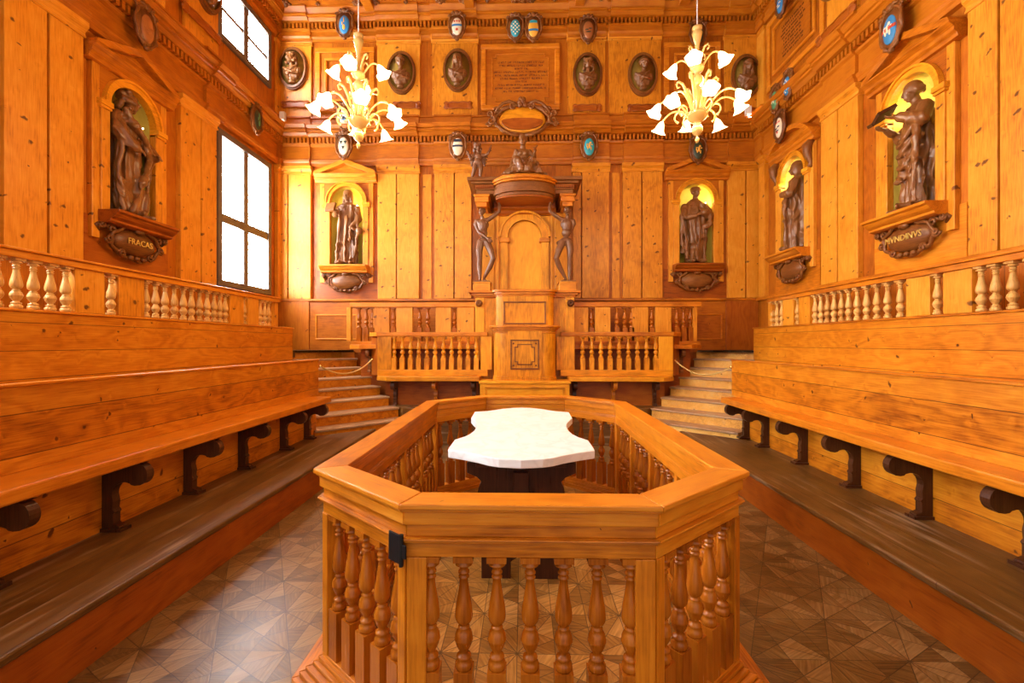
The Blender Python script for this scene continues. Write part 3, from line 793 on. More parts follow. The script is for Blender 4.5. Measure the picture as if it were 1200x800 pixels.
# notched inner moulding
def notched(mb, x0, x1, z0, z1, n, w, y0, y1):
    P = [(x0+n,z0),(x1-n,z0),(x1-n,z0+n),(x1,z0+n),(x1,z1-n),(x1-n,z1-n),(x1-n,z1),(x0+n,z1),(x0+n,z1-n),(x0,z1-n),(x0,z0+n),(x0+n,z0+n)]
    m = len(P)
    for i in range(m):
        a, b = P[i], P[(i+1) % m]
        xa, xb = sorted((a[0], b[0])); za, zb = sorted((a[1], b[1]))
        mb.box(xa-w/2, xb+w/2, y0, y1, za-w/2, zb+w/2)
notched(mb, -.16, .16, 1.25, 1.58, .045, .016, 7.460, 7.475)
for sx in (-1, 1):
    for zz in (1.235, 1.595): mb.lathe([(.016,0),(.016,.01),(.0,.014)], seg=10, M=Matrix.Translation((sx*.185, 7.475, zz)) @ Matrix.Rotation(PI/2, 4, 'X'))
mb.build('front_moulding', wood('carved', 'x', 'y'), t, bevel=.003)
# upper body: curved desk with wings
up = drum(.50, 7.72, 8.3, .16)
mb = MB(); mb.slab(up, 1.89, 2.40); mb.build('upper_body', wood(G, 'z', 'y'), t, bevel=.004)
mb = MB(); frame_local(mb, -.36, .36, 1.92, 2.31, .025, 7.70, 7.72); mb.build('upper_moulding', wood('carved', 'x', 'y'), t, bevel=.005)
mb = MB(); mb.box(-.78, .78, 7.93, 8.3, ZP, 2.40); mb.build('wing_panel', wood(G, 'z', 'y'), t, bevel=.006)
for sx in (-1, 1):
    mb = MB(); mb.box(sx*.70, sx*.86, 7.90, 8.2, 1.3, 2.40); mb.build('pilaster', wood(G, 'z', 'y'), t, bevel=.005)
    mb = MB(); mb.lathe([(.055,-.03),(.062,0),(.055,.03)], seg=18, M=Matrix.Translation((sx*.79, 7.86, 2.29)) @ Matrix.Rotation(PI/2, 4, 'X'))
    mb.tube([(sx*.79+.052*math.cos(a)*(1-a/16), 7.80, 2.29+.052*math.sin(a)*(1-a/16)) for a in [i*.5 for i in range(26)]], .012, 6)
    mb.build('volute', wood('carved', 'x', 'y'), t, smooth=True)
mb = MB()
for k, dy, z0, z1 in ((1.02,.01,2.40,2.43),(1.05,.03,2.43,2.47),(1.11,.06,2.47,2.51)): mb.slab(scaled(up, k, dy), z0, z1)
for a, d, z0, z1 in ((.88,7.88,2.40,2.43),(.92,7.85,2.43,2.47),(.97,7.81,2.47,2.51)): mb.box(-a, a, d, 8.42, z0, z1)
mb.build('cornice', wood('rail', 'x', 'y'), t, bevel=.005)
for sx in (-1, 1):
    mb = MB(); mb.box(sx*.60, sx*.90, 7.90, 8.25, 2.51, 2.65); mb.box(sx*.59, sx*.91, 7.89, 8.26, 2.65, 2.67); mb.build('statue_block', wood('knotty', 'x', 'y'), t, bevel=.005)
# arched back
AX = .43
mb = MB(); mb.box(-.58, .58, 8.42, 8.46, 2.51, 4.10); mb.build('back_board', wood(G, 'z', 'y'), t)
mb = MB(); r_ = .44; zsp = 3.55
outer = [(-.44,2.51)]+arc(0, zsp, .44, PI, 0, 24)+[(.44,2.51)]
inner = [(.33,2.51)]+arc(0, zsp, .33, 0, PI, 24)+[(-.33,2.51)]
n_ = 24
po = arc(0, zsp, .44, PI, 0, 24); pi_ = arc(0, zsp, .31, PI, 0, 24)
for i in range(24): mb.plate([po[i], po[i+1], pi_[i+1], pi_[i]], 8.35, 8.43)
mb.box(-.44, -.31, 8.35, 8.43, 2.51, zsp); mb.box(.31, .44, 8.35, 8.43, 2.51, zsp)
pq = arc(0, zsp, .475, PI, 0, 24)
for i in range(24): mb.plate([pq[i], pq[i+1], po[i+1], po[i]], 8.31, 8.43)
pq = arc(0, zsp, .345, PI, 0, 24)
for i in range(24): mb.plate([pq[i], pq[i+1], pi_[i+1], pi_[i]], 8.33, 8.43)
mb.build('arch_moulding', wood('gold', 'z', 'y'), t)
for sx in (-1, 1):
    mb = MB(); mb.box(sx*.27, sx*.46, 8.32, 8.43, zsp-.10, zsp-.02); mb.build('arch_impost', wood('rail', 'x', 'y'), t, bevel=.012)
mb = MB(); frame_local(mb, -.52, .52, 2.51, 4.02, .05, 8.38, 8.42)
for sx in (-1, 1): mb.box(sx*.56, sx*.80, 8.38, 8.46, 2.51, 4.0)
mb.build('back_pilaster', wood('knotty', 'z', 'y'), t, bevel=.006)
mb = MB(); mb.mould([(8.46,3.95),(8.36,3.95),(8.33,3.98),(8.33,4.02),(8.28,4.06),(8.28,4.30),(8.46,4.30)], -.56, .56); mb.build('back_frieze', wood('redpine', 'x', 'y'), t)
# canopy: entablature with dentils, round front in the middle
for sx in (-1, 1):
    mb = MB(); mb.box(sx*.66, sx*.84, 7.95, 8.7, 3.99, 4.07); mb.box(sx*.63, sx*.87, 7.93, 8.75, 4.07, 4.16); mb.box(sx*.61, sx*.89, 7.91, 8.75, 4.16, 4.20); mb.build('corbel', wood('rail', 'x', 'y'), t, bevel=.008)
mb = MB()
for a, d, z0, z1 in ((.84,7.92,4.20,4.27),(.86,7.90,4.27,4.36),(.93,7.84,4.36,4.40),(.99,7.79,4.40,4.46)): mb.box(-a, a, d, 8.75, z0, z1)
mb.build('entablature', wood('carved', 'x', 'y'), t, bevel=.01)
mb = MB()
for i in range(12):
    for sx in (-1, 1): mb.box(sx*(.54+i*.027), sx*(.555+i*.027), 7.86, 7.91, 4.29, 4.345)
mb.build('dentil_row', wood('redpine', 'x', 'y'), t)
def rim(w, yf): return [(w*math.cos(a), 7.95-(7.95-yf)*math.sin(a)) for a in [i*PI/24 for i in range(25)]]+[(-w, 8.7), (w, 8.7)]
mb = MB()
for w, yf, z0, z1 in ((.51,7.66,4.11,4.16),(.54,7.62,4.16,4.26),(.52,7.64,4.26,4.33)): mb.slab(rim(w, yf), z0, z1)
mb.build('canopy_drum', wood('carved', 'x', 'y'), t, bevel=.008)
mb = MB(); mb.slab(rim(.50, 7.68), 4.09, 4.11); mb.build('canopy_soffit', wood('redpine', 'x', 'z'), t)
mb = MB()
for w, yf, z0, z1 in ((.55,7.58,4.33,4.36),(.58,7.54,4.36,4.40),(.55,7.60,4.40,4.43),(.50,7.66,4.43,4.465),(.40,7.74,4.465,4.49)): mb.slab(rim(w, yf), z0, z1)
mb.build('canopy_top', wood('rail', 'x', 'z'), t, bevel=.008)

# ================================================================= NICHES
def niche(side, u, kind, label, txt=None):
    root = thing('statue_niche', label, 'niche', wpos(side, u if side != 'right' else u, 0), wrot(side))
    # shell
    mb = MB(); n, m = 16, 8; dep = .30; rows = []
    zs = [SILL-.02, SPRING]
    def vx(z, th, k=1): return mb.bm.verts.new((-NR*math.cos(th)*k, dep*math.sin(th)*k+.0, z))
    rows = [[vx(z, PI*i/n) for i in range(n+1)] for z in zs]
    for j in range(1, m+1):
        ph = j*PI/2/m
        rows.append([vx(SPRING+NR*math.sin(ph), PI*i/n, max(math.cos(ph), .002)) for i in range(n+1)])
    for a, b in zip(rows, rows[1:]):
        for i in range(n): mb.face([a[i], a[i+1], b[i+1], b[i]])
    # floor of the niche
    mb.face(rows[0][:])
    mb.build('niche_shell', NICHE, root, smooth=False, norm=False)
    # archivolt + jambs + imposts
    fw = wood('knotty', 'z', 'y')
    mb = MB()
    po = arc(0, SPRING, NR+.085, PI, 0, 24); pi_ = arc(0, SPRING, NR, PI, 0, 24); pm = arc(0, SPRING, NR+.06, PI, 0, 24)
    for i in range(24):
        mb.plate([pm[i], pm[i+1], pi_[i+1], pi_[i]], -.09, 0); mb.plate([po[i], po[i+1], pm[i+1], pm[i]], -.115, 0)
    mb.build('archivolt', wood('gold', 'x', 'y'), root)
    mb = MB()
    for sx in (-1, 1): mb.box(sx*NR, sx*(NR+.11), -.08, 0, SILL, SPRING-.0)
    for sx in (-1, 1): mb.box(sx*(NR+.11), sx*(NR+.20), -.06, 0, SILL-.32, 4.70)
    mb.build('jamb', fw, root, bevel=.006)
    for sx in (-1, 1):
        mb = MB(); mb.box(sx*(NR-.005), sx*(NR+.15), -.12, 0, SPRING-.06, SPRING+.0); mb.box(sx*NR, sx*(NR+.14), -.105, 0, SPRING-.09, SPRING-.06)
        mb.build('impost', wood('gold', 'x', 'y'), root, bevel=.005)
    # spandrel board
    mb = MB(); top = 4.74; w = NR+.12
    pts = arc(0, SPRING, NR+.085, PI, 0, 16)
    mb.plate([(-w, SPRING)]+pts+[(w, SPRING), (w, top), (-w, top)] if False else [(-w,top),(-w,SPRING),(pts[0][0],SPRING)]+pts[1:9]+[(0,top)], -.055, 0)
    mb.plate([(w,top),(0,top)]+pts[8:-1]+[(pts[-1][0],SPRING),(w,SPRING)], -.055, 0)
    mb.build('spandrel', wood('panel', 'x', 'y'), root)
    # pediment
    mb = MB(); hw = .60
    mb.mould([(0,4.70),(-.10,4.70),(-.11,4.74),(-.14,4.76),(-.14,4.80),(-.19,4.84),(-.19,4.86),(0,4.86)], -hw, hw)
    if kind == 'tri':
        z0, ap = 4.86, 5.13
        mb.plate([(-hw,z0),(-hw+.02,z0+.045),(0,ap),(hw-.02,z0+.045),(hw,z0),(hw-.12,z0),(0,ap-.085),(-hw+.12,z0)], -.19, 0)
        mb.plate([(-hw+.12,z0),(0,ap-.085),(hw-.12,z0)], -.08, 0)
    else:
        z0, ap = 4.86, 5.12
        Rr = (hw*hw+(ap-z0)**2)/(2*(ap-z0)); cz = ap-Rr; a = math.asin(hw/Rr)
        po = arc(0, cz, Rr, PI/2+a, PI/2-a, 16); pi_ = arc(0, cz, Rr-.075, PI/2+a*.93, PI/2-a*.93, 16)
        for i in range(16): mb.plate([po[i], po[i+1], pi_[i+1], pi_[i]], -.19, 0)
        mb.plate([(-hw+.1,z0)]+pi_[1:-1]+[(hw-.1,z0)], -.08, 0)
    mb.build('pediment', wood('rail', 'x', 'y'), root, bevel=.005)
    if kind != 'tri':
        for sx in (-1, 1):
            mb = MB(); mb.tube([(sx*.47,-.05,4.70),(sx*.47,-.13,4.62),(sx*.47,-.12,4.50),(sx*.47,-.06,4.38),(sx*.47,-.08,4.30)], [.06,.07,.055,.035,.045], 8)
            mb.build('side_console', wood('carved', 'z', 'y'), root, smooth=True)
    # shelf
    mb = MB(); mb.mould([(.28,3.09),(-.30,3.09),(-.30,3.06),(-.27,3.045),(-.26,3.03),(-.24,3.01),(-.20,2.985),(-.20,2.96),(-.16,2.945),(0,2.945),(0,3.0),(.28,3.0)], -.45, .45)
    mb.build('shelf', wood('redpine' if side == 'left' or (side == 'back' and u > 0) else 'rail', 'x', 'y'), root, bevel=.004)
    mb = MB(); mb.box(-.30, .30, -.13, .25, 3.09, 3.125); mb.build('statue_base', wood('walnut', 'x', 'y'), root, bevel=.006)
    # cartouche below
    mb = MB()
    mb.ell((0,-.07,2.80), (.30,.085,.155), seg=24, rings=14)
    P = []
    for i in range(49):
        a = 2*PI*i/48
        P.append(((.335+.012*math.cos(9*a))*math.cos(a), -.10-.02*math.sin(a), 2.785+(.185+.012*math.cos(9*a))*math.sin(a)))
    mb.tube(P, .022, 8, cap=False)
    for sx in (-1, 1):
        for (x, z, r, tt) in ((.33,2.90,.055,1),(.36,2.78,.05,-1),(.20,2.65,.045,1),(.44,2.92,.035,-1)):
            mb.tube([(sx*(x+r*(1-i/22)*math.cos(i*.55*tt)), -.10-.001*i, z+r*(1-i/22)*math.sin(i*.55*tt)) for i in range(18)], .014, 6)
        mb.tube([(sx*.36,-.07,2.94),(sx*.42,-.07,2.95),(sx*.47,-.06,2.91),(sx*.43,-.06,2.86)], [.02,.03,.03,.015], 8)
    for sx in (-.09, 0, .09): mb.ell((sx, -.11, 2.615-abs(sx)*.0), (.035,.03,.03), seg=8, rings=6)
    mb.ell((0,-.14,2.93), (.07,.04,.035), seg=10, rings=6)
    mb.build('cartouche', wood('carved', 'x', 'y'), root, smooth=True)
    if txt:
        text_mesh(txt, .10, LETTER, root, (0, -.158, 2.80), (PI/2, 0, 0))
    # small lamp hidden at the top of the niche
    side_x = {'left': .24, 'right': .24 if False else -.24, 'back': .24}[side]
    mb = MB(); mb.ell((side_x*.8,-.02,4.28), .009, seg=8, rings=6); mb.build('niche_lamp', BULB, root, smooth=True)
    l = bpy.data.lights.new('niche_light', 'POINT'); l.energy = NICHE_POWER*{'left': 3.0, 'back': 1.1, 'right': .8}[side]; l.color = (1, .80, .35); l.shadow_soft_size = .03
    q = bpy.data.objects.new('niche_light', l); C.objects.link(q); q.parent = root; q.location = (side_x*.7, .06, 4.30)
    return root
niche('left', ny_l, 'tri', 'arched niche with triangular pediment on the left wall, before the windows', 'FRACAS')
niche('back', nx_bl, 'tri', 'arched niche with triangular pediment on the back wall left of the pulpit')
niche('back', nx_br, 'tri', 'arched niche with triangular pediment on the back wall right of the pulpit')
niche('right', ny_r1, 'tri', 'arched niche with triangular pediment on the near right wall', 'MVNDINVS')
niche('right', ny_r2, 'seg', 'arched niche with curved pediment on the right wall near the corner')

# ================================================================= STATUES
def head(mb, c, s=1.0, yaw=0, pitch=0, hair=None, neck=None):
    """head facing local -y; s=1 -> head height .2"""
    Rm = Euler((pitch, 0, yaw)).to_matrix(); c = Vector(c)
    def P(x, y, z): return c+Rm @ (Vector((x, y, z))*s)
    def E(x, y, z, r): mb.ell(P(x, y, z), tuple(q*s for q in r), rot=Euler((pitch, 0, yaw)), seg=16, rings=12)
    E(0, .012, .03, (.072,.088,.080))          # skull
    E(0, -.022, -.032, (.056,.060,.068))       # face
    E(0, -.052, -.082, (.026,.022,.020))       # chin
    E(0, -.066, .022, (.050,.016,.012))        # brow
    mb.cap(P(0,-.078,.012), P(0,-.098,-.024), .009*s, .014*s)   # nose
    E(0, -.080, -.052, (.022,.010,.007)); E(0, -.079, -.062, (.019,.010,.007))   # lips
    for sx in (-1, 1):
        E(sx*.026, -.070, .002, (.013,.010,.008))    # eyes
        E(sx*.072, .008, -.010, (.010,.018,.026))    # ears
        E(sx*.038, -.052, -.028, (.020,.018,.018))   # cheeks
    if hair == 'curls':
        rr = random.Random(3)
        for i in range(46):
            a = rr.uniform(.35, 2*PI-.35)-PI/2; z = rr.uniform(-.11, .09); k = .078 if z > -.02 else .092
            E(math.cos(a)*k, .018+math.sin(a)*k, z, (.028,.028,.028))
        for i in range(10): E(rr.uniform(-.05,.05), rr.uniform(-.03,.07), .10, (.028,.028,.022))
    elif hair == 'long':
        for sx in (-1, 1):
            E(sx*.068, .012, -.04, (.026,.055,.10)); E(sx*.074, .015, -.12, (.028,.045,.06))
        E(0, .02, .055, (.085,.095,.068)); E(0, .065, -.05, (.078,.045,.12))
    elif hair == 'cap':
        E(0, .015, .062, (.088,.096,.052)); E(0, -.01, .035, (.092,.098,.020))
    elif hair == 'hood':
        E(0, .03, .05, (.090,.098,.075)); E(0, .07, -.05, (.088,.055,.12))
        for sx in (-1, 1): E(sx*.075, .02, -.03, (.026,.06,.10))
    elif hair == 'bun':
        E(0, .03, .052, (.080,.085,.062)); E(0, .10, .03, (.04,.04,.04)); E(0,-.02,.088,(.05,.03,.02))
    elif hair == 'fringe':
        for sx in (-1, 1): E(sx*.062, .045, -.01, (.020,.045,.035))
        E(0, .085, -.015, (.05,.02,.035))
def hand(mb, wrist, direction, up, s=1.0, curl=.5, side=1):
    """palm + four fingers + thumb; direction = palm axis, up = back-of-hand normal"""
    d = Vector(direction).normalized(); u = Vector(up); u = (u-d*u.dot(d)).normalized(); r = d.cross(u)*side
    w = Vector(wrist); k = s
    mb.cap(w, w+d*.05*k, .020*k, .021*k)
    for j in (-1.2, 0, 1.2): mb.cap(w+d*.02*k+r*j*.008*k, w+d*.065*k+r*j*.015*k, .014*k, .012*k)
    for i, (o_, ln) in enumerate(((-.026,.052),(-.009,.062),(.009,.058),(.026,.046))):
        b = w+d*.068*k+r*o_*k
        a1 = curl*.5; a2 = curl*1.4
        m1 = b+(d*math.cos(a1)-u*math.sin(a1))*ln*.5*k
        m2 = m1+(d*math.cos(a2)-u*math.sin(a2))*ln*.5*k
        mb.cap(b, m1, .0095*k, .0088*k, 8); mb.cap(m1, m2, .0088*k, .0075*k, 8)
    b = w+d*.018*k-r*.022*k
    m1 = b+(d*.6-r*.7-u*.3).normalized()*.034*k; m2 = m1+(d*.8-r*.25-u*.35).normalized()*.028*k
    mb.cap(b, m1, .0115*k, .010*k, 8); mb.cap(m1, m2, .010*k, .008*k, 8)
def robe(mb, rings, n=56, folds=9, amp=.09, ph=0, tw=1.2, sharp=1.0):
    """rings: (z,cx,cy,rx,ry,a) stacked; folds run down the cloth"""
    R_ = []
    # resample
    zz = [r[0] for r in rings]; out = []
    N = 40
    for i in range(N+1):
        z = zz[0]+(zz[-1]-zz[0])*i/N
        for j in range(len(rings)-1):
            if (rings[j][0]-z)*(rings[j+1][0]-z) <= 1e-9:
                f = (z-rings[j][0])/(rings[j+1][0]-rings[j][0]); f = f*f*(3-2*f)
                out.append([a+(b-a)*f for a, b in zip(rings[j], rings[j+1])]); out[-1][0] = z; break
    for (z, cx, cy, rx, ry, a) in out:
        ring = []
        for k in range(n):
            t = 2*PI*k/n
            w = math.sin(folds*t+ph+tw*z*3)+.5*math.sin((folds*1.7//1)*t+ph*2-tw*z*4)
            w = 1.3-2.1*abs(math.sin((folds*t+ph+tw*z*3+.6*math.sin(2*t+3*z))/2))**.8+.5*math.sin((folds*1.7//1)*t+ph*2-tw*z*4)
            r = 1+amp*a*w
            ring.append(mb.bm.verts.new((cx+rx*r*math.cos(t), cy+ry*r*math.sin(t), z)))
        R_.append(ring)
    for a, b in zip(R_, R_[1:]):
        for k in range(n): mb.face([a[k], a[(k+1) % n], b[(k+1) % n], b[k]])
    mb.face(R_[0][::-1]); mb.face(R_[-1])
def sash(mb, pts, w, th=.02):
    """a rope of cloth"""
    pts = [Vector(p) for p in pts]; q = []
    for i in range(len(pts)-1):
        a, b = pts[i], pts[i+1]; p0 = pts[max(i-1,0)]; p3 = pts[min(i+2,len(pts)-1)]
        for k in range(4):
            f = k/4; q.append(.5*((2*a)+(b-p0)*f+(2*p0-5*a+4*b-p3)*f*f+(3*a-p0-3*b+p3)*f**3))
    q.append(pts[-1]); pts = q
    mb.tube(pts, [w*(.75+.12*math.sin(i*.9)) for i in range(len(pts))], 8)
    for p in (pts[0], pts[-1]): mb.ell(p, w*.8, seg=8, rings=6)
VX = .0095
Z0 = 3.125
def statue(side, u, label, build, name='statue', yaw=0, x=0, y=.02, scale=1, hands=()):
    """x = offset along the wall in local coordinates"""
    loc = Vector(wpos(side, u, Z0)); rz = wrot(side)
    loc += Matrix.Rotation(rz, 3, 'Z') @ Vector((x, y, 0))
    t = thing(name, label, 'statue', loc, rz+yaw)
    mb = MB(); extra = build(mb)
    o = mb.build('figure', STATUE, t, norm=True)
    bake(o, VX, .5, 2); drape(o, 1.16, .023, hands)
    if extra: extra(t)
    t.scale = (1.10*scale, 1.02*scale, 1.03*scale)
    return t
def shoe(mb, x, y, ang=0, s=1):
    d = Vector((math.sin(ang), -math.cos(ang), 0))
    mb.cap(Vector((x, y, .03)), Vector((x, y, .025))+d*.11*s, .034, .026)

# 1 left wall: curly haired man in a wide mantle, turned to the right
def st1(mb):
    robe(mb, [(0.0,0,.0,.17,.13,.9),(.10,0,0,.185,.14,1.3),(.35,.0,0,.185,.14,1.3),(.62,0,.01,.165,.13,1.1),(.82,0,.0,.15,.125,.8),(1.0,0,0,.175,.12,.7),(1.12,0,0,.17,.11,.5),(1.20,0,.01,.08,.07,.2)], folds=8, amp=.12, tw=.8)
    mb.cap((0,0,1.15), (0,-.01,1.26), .055, .048)
    head(mb, (0,-.025,1.345), 1.02, yaw=.25, hair='curls')
    shoe(mb, -.08, -.12, -.2); shoe(mb, .09, -.11, .3)
    # arms in big sleeves
    mb.chain([(-.17,.0,1.10),(-.24,-.05,.90),(-.17,-.17,.76)], [.075,.075,.058]); hand(mb, (-.16,-.18,.76), (.6,-.5,-.3), (-.3,-.6,.6), 1, .7)
    mb.chain([(.17,.0,1.10),(.245,-.06,.92),(.20,-.20,.80)], [.075,.08,.062]); hand(mb, (.19,-.21,.80), (-.4,-.7,-.2), (.2,-.5,.8), 1, .7, -1)
    # mantle swinging across
    for k, (w, o_) in enumerate(((.05,0),(.04,.05),(.035,-.05))):
        sash(mb, [(-.19+o_*.4,-.10,1.12-o_),(-.05+o_,-.16,.98-o_),(.10,-.17,.84-o_),(.22,-.16,.76-o_*.6)], w)
    sash(mb, [(.20,-.14,.80),(.10,-.18,.66),(-.02,-.19,.45),(-.10,-.17,.20),(-.14,-.14,.04)], .04)
    sash(mb, [(.22,-.12,.78),(.21,-.12,.55),(.17,-.13,.3),(.13,-.12,.06)], .045)
    sash(mb, [(-.22,-.06,.80),(-.23,-.04,.55),(-.20,-.05,.25),(-.17,-.06,.04)], .045)
statue('left', ny_l, 'dark wooden statue of a curly-haired robed man in the left wall niche', st1, yaw=.30, hands=((-.10,-.22,.74),(.16,-.26,.78)))

# 2 back left: long haired man holding a book out to the left
def st2(mb):
    robe(mb, [(0.02,0,.0,.15,.11,.9),(.10,0,0,.16,.12,1.3),(.40,.0,0,.155,.12,1.3),(.70,0,.01,.14,.115,1.0),(.82,0,.0,.125,.11,.6),(.98,0,0,.155,.11,.5),(1.10,0,0,.15,.10,.3),(1.18,0,.01,.07,.06,.1)], folds=8, amp=.14, tw=.35)
    mb.cap((0,0,1.12), (0,-.01,1.23), .05, .046)
    head(mb, (0,-.02,1.31), .98, yaw=-.1, hair='long')
    shoe(mb, -.06, -.12, -.35, .9); shoe(mb, .09, -.12, .35, .9)
    mb.ell((0,-.02,1.10), (.17,.11,.07)); 
    mb.chain([(-.16,.0,1.07),(-.20,-.08,.94),(-.15,-.19,.97)], [.062,.055,.04]); hand(mb, (-.16,-.19,.96), (-.4,-.7,.3), (0,-.2,-1), .95, .4)
    mb.chain([(.16,.0,1.07),(.20,-.03,.85),(.10,-.15,.68)], [.062,.055,.038]); hand(mb, (.10,-.15,.68), (.8,-.4,-.4), (0,-.5,1), .95, .8, -1)
    mb.ell((.24,-.13,.62), (.06,.06,.075))
    sash(mb, [(.19,-.04,.95),(.20,-.10,.75),(.20,-.11,.5),(.16,-.11,.2),(.13,-.10,.05)], .036)
    sash(mb, [(-.10,-.11,.98),(-.13,-.13,.6),(-.15,-.12,.3),(-.18,-.10,.04)], .034)
    sash(mb, [(.02,-.12,.9),(.0,-.15,.5),(-.01,-.15,.08)], .028)
    sash(mb, [(.08,-.12,.66),(.08,-.15,.4),(.10,-.15,.1)], .03)
    def extra(t):
        b = MB(); M = Matrix.Translation((-.215,-.25,1.03)) @ Euler((R(-20), 0, R(-18))).to_matrix().to_4x4()
        b.box(-.095, .095, -.022, .022, -.085, .085, M); b.build('book', wood('carved', 'x', 'y'), t, bevel=.006)
    return extra
statue('back', nx_bl, 'dark wooden statue of a long-haired man holding a book, left of the pulpit', st2, hands=((-.18,-.23,.98),(.16,-.18,.65),(.24,-.13,.62)))

# 3 back right: man in a cap, hands gathered at the chest under a mantle
def st3(mb):
    robe(mb, [(0.02,0,.0,.15,.12,.9),(.10,0.01,0,.165,.13,1.2),(.40,.02,0,.185,.14,1.2),(.72,0.01,.0,.20,.14,.9),(.92,0,.0,.20,.135,.7),(1.05,0,0,.185,.12,.6),(1.13,0,0,.14,.10,.4),(1.20,0,.01,.07,.06,.1)], folds=9, amp=.10, tw=.5)
    mb.cap((0,0,1.14), (0.01,-.01,1.24), .05, .046)
    head(mb, (.01,-.02,1.32), .98, yaw=.25, hair='cap')
    shoe(mb, -.07, -.13, -.3); shoe(mb, .07, -.13, .2)
    mb.chain([(-.17,.0,1.06),(-.22,-.08,.84),(-.05,-.20,.84)], [.065,.06,.04]); hand(mb, (-.04,-.20,.85), (.8,-.3,.4), (-.2,-.9,.2), .95, .6)
    mb.chain([(.17,.0,1.06),(.22,-.08,.86),(.10,-.20,.90)], [.07,.075,.055]); hand(mb, (.09,-.20,.91), (-.6,-.4,.5), (.2,-.9,.2), .95, .6, -1)
    sash(mb, [(.18,-.08,1.02),(.20,-.16,.84),(.20,-.17,.70),(.14,-.18,.66)], .05)
    sash(mb, [(-.19,-.06,.98),(-.24,-.08,.75),(-.23,-.06,.5),(-.22,-.04,.22)], .05)
    sash(mb, [(-.22,-.10,.72),(-.20,-.14,.5),(-.18,-.12,.3),(-.17,-.10,.1)], .04)
    sash(mb, [(-.06,-.15,.80),(-.04,-.17,.5),(-.02,-.16,.2),(-.01,-.14,.05)], .03)
    sash(mb, [(.10,-.15,.66),(.10,-.16,.4),(.12,-.14,.06)], .03)
statue('back', nx_br, 'dark wooden statue of a man in a flat cap and mantle, right of the pulpit', st3, hands=((0,-.22,.88),(.05,-.22,.93)))

# 4 right wall near the corner: hooded figure in profile, hand at the belt
def st4(mb):
    robe(mb, [(0.02,0,.0,.14,.13,.9),(.12,0,0,.15,.14,1.2),(.45,.0,0,.15,.14,1.2),(.75,0,.01,.155,.14,.9),(.95,0,.0,.165,.14,.7),(1.08,0,0,.165,.12,.5),(1.17,0,.01,.075,.065,.1)], folds=7, amp=.12, tw=.2)
    mb.cap((0,0,1.12), (0,-.015,1.22), .052, .048)
    head(mb, (0,-.03,1.30), .98, yaw=0, hair='hood')
    mb.ell((0,.02,1.10), (.17,.12,.07))
    shoe(mb, -.06, -.13, -.1); shoe(mb, .07, -.12, .2)
    mb.chain([(-.16,.0,1.05),(-.21,-.06,.84),(-.07,-.20,.80)], [.065,.06,.042]); hand(mb, (-.06,-.20,.80), (.9,-.2,.1), (0,-.9,.3), .95, .6)
    mb.chain([(.16,.0,1.05),(.21,-.06,.86),(.08,-.20,.90)], [.065,.065,.05]); hand(mb, (.07,-.20,.91), (-.8,-.3,.2), (0,-.9,.3), .95, .6, -1)
    sash(mb, [(.12,-.14,.86),(.14,-.15,.6),(.12,-.15,.3),(.10,-.14,.05)], .04)
    sash(mb, [(-.10,-.15,.80),(-.12,-.15,.5),(-.12,-.14,.08)], .04)
statue('right', ny_r2, 'dark wooden statue of a hooded figure in profile on the right wall', st4, yaw=-.75, hands=((-.01,-.21,.80),(.02,-.22,.92)))

# 5 near right wall: bald man reading an open book
def st5(mb):
    robe(mb, [(0.04,0,.0,.15,.12,.9),(.14,0.0,0,.17,.13,1.3),(.45,.02,0,.19,.14,1.2),(.75,0.01,.0,.19,.14,1.0),(.92,0,.0,.175,.13,.7),(1.04,0,0,.175,.12,.6),(1.12,0,0,.14,.10,.4),(1.18,0,.01,.07,.06,.1)], folds=7, amp=.13, tw=1.6)
    mb.cap((0,0,1.12), (0,-.03,1.23), .052, .048)
    head(mb, (0,-.05,1.31), 1.06, yaw=0, pitch=-.0+.22, hair='fringe')
    mb.cap((-.10,-.06,.14), (-.11,-.09,.05), .05, .035); shoe(mb, -.11, -.10, -.5, 1.1); shoe(mb, .09, -.12, .2)
    mb.chain([(-.16,.0,1.06),(-.23,-.07,.88),(-.13,-.24,.96)], [.062,.055,.036]); hand(mb, (-.12,-.25,.97), (.3,-.8,.1), (0,.2,-1), 1, .5)
    mb.chain([(.16,.0,1.06),(.24,-.08,.90),(.16,-.22,.98)], [.068,.075,.055]); hand(mb, (.15,-.24,.99), (-.2,-.8,.1), (0,.2,-1), 1, .5, -1)
    for k in range(4):
        sash(mb, [(-.20,-.04,.90-.14*k),(-.08,-.145,.74-.12*k),(.08,-.15,.78-.15*k),(.22,-.06,.98-.12*k)], .028)
    sash(mb, [(.20,-.10,.95),(.24,-.12,.7),(.22,-.12,.4),(.18,-.11,.06)], .045)
    sash(mb, [(-.20,-.05,.9),(-.21,-.08,.6),(-.15,-.13,.35)], .035)
    def extra(t):
        b = MB()
        for sx in (-1, 1):
            M = Matrix.Translation((0,-.33,1.05)) @ Euler((R(28), R(-14)*sx, 0)).to_matrix().to_4x4()
            b.box(0, sx*.155, -.10, .10, -.018, .022, M)
        b.build('book', wood('walnut', 'x', 'z'), t, bevel=.004)
    return extra
statue('right', ny_r1, 'dark wooden statue of a bald man reading an open book, near right wall', st5, yaw=-.35, hands=((-.12,-.28,.98),(.14,-.28,1.0)))

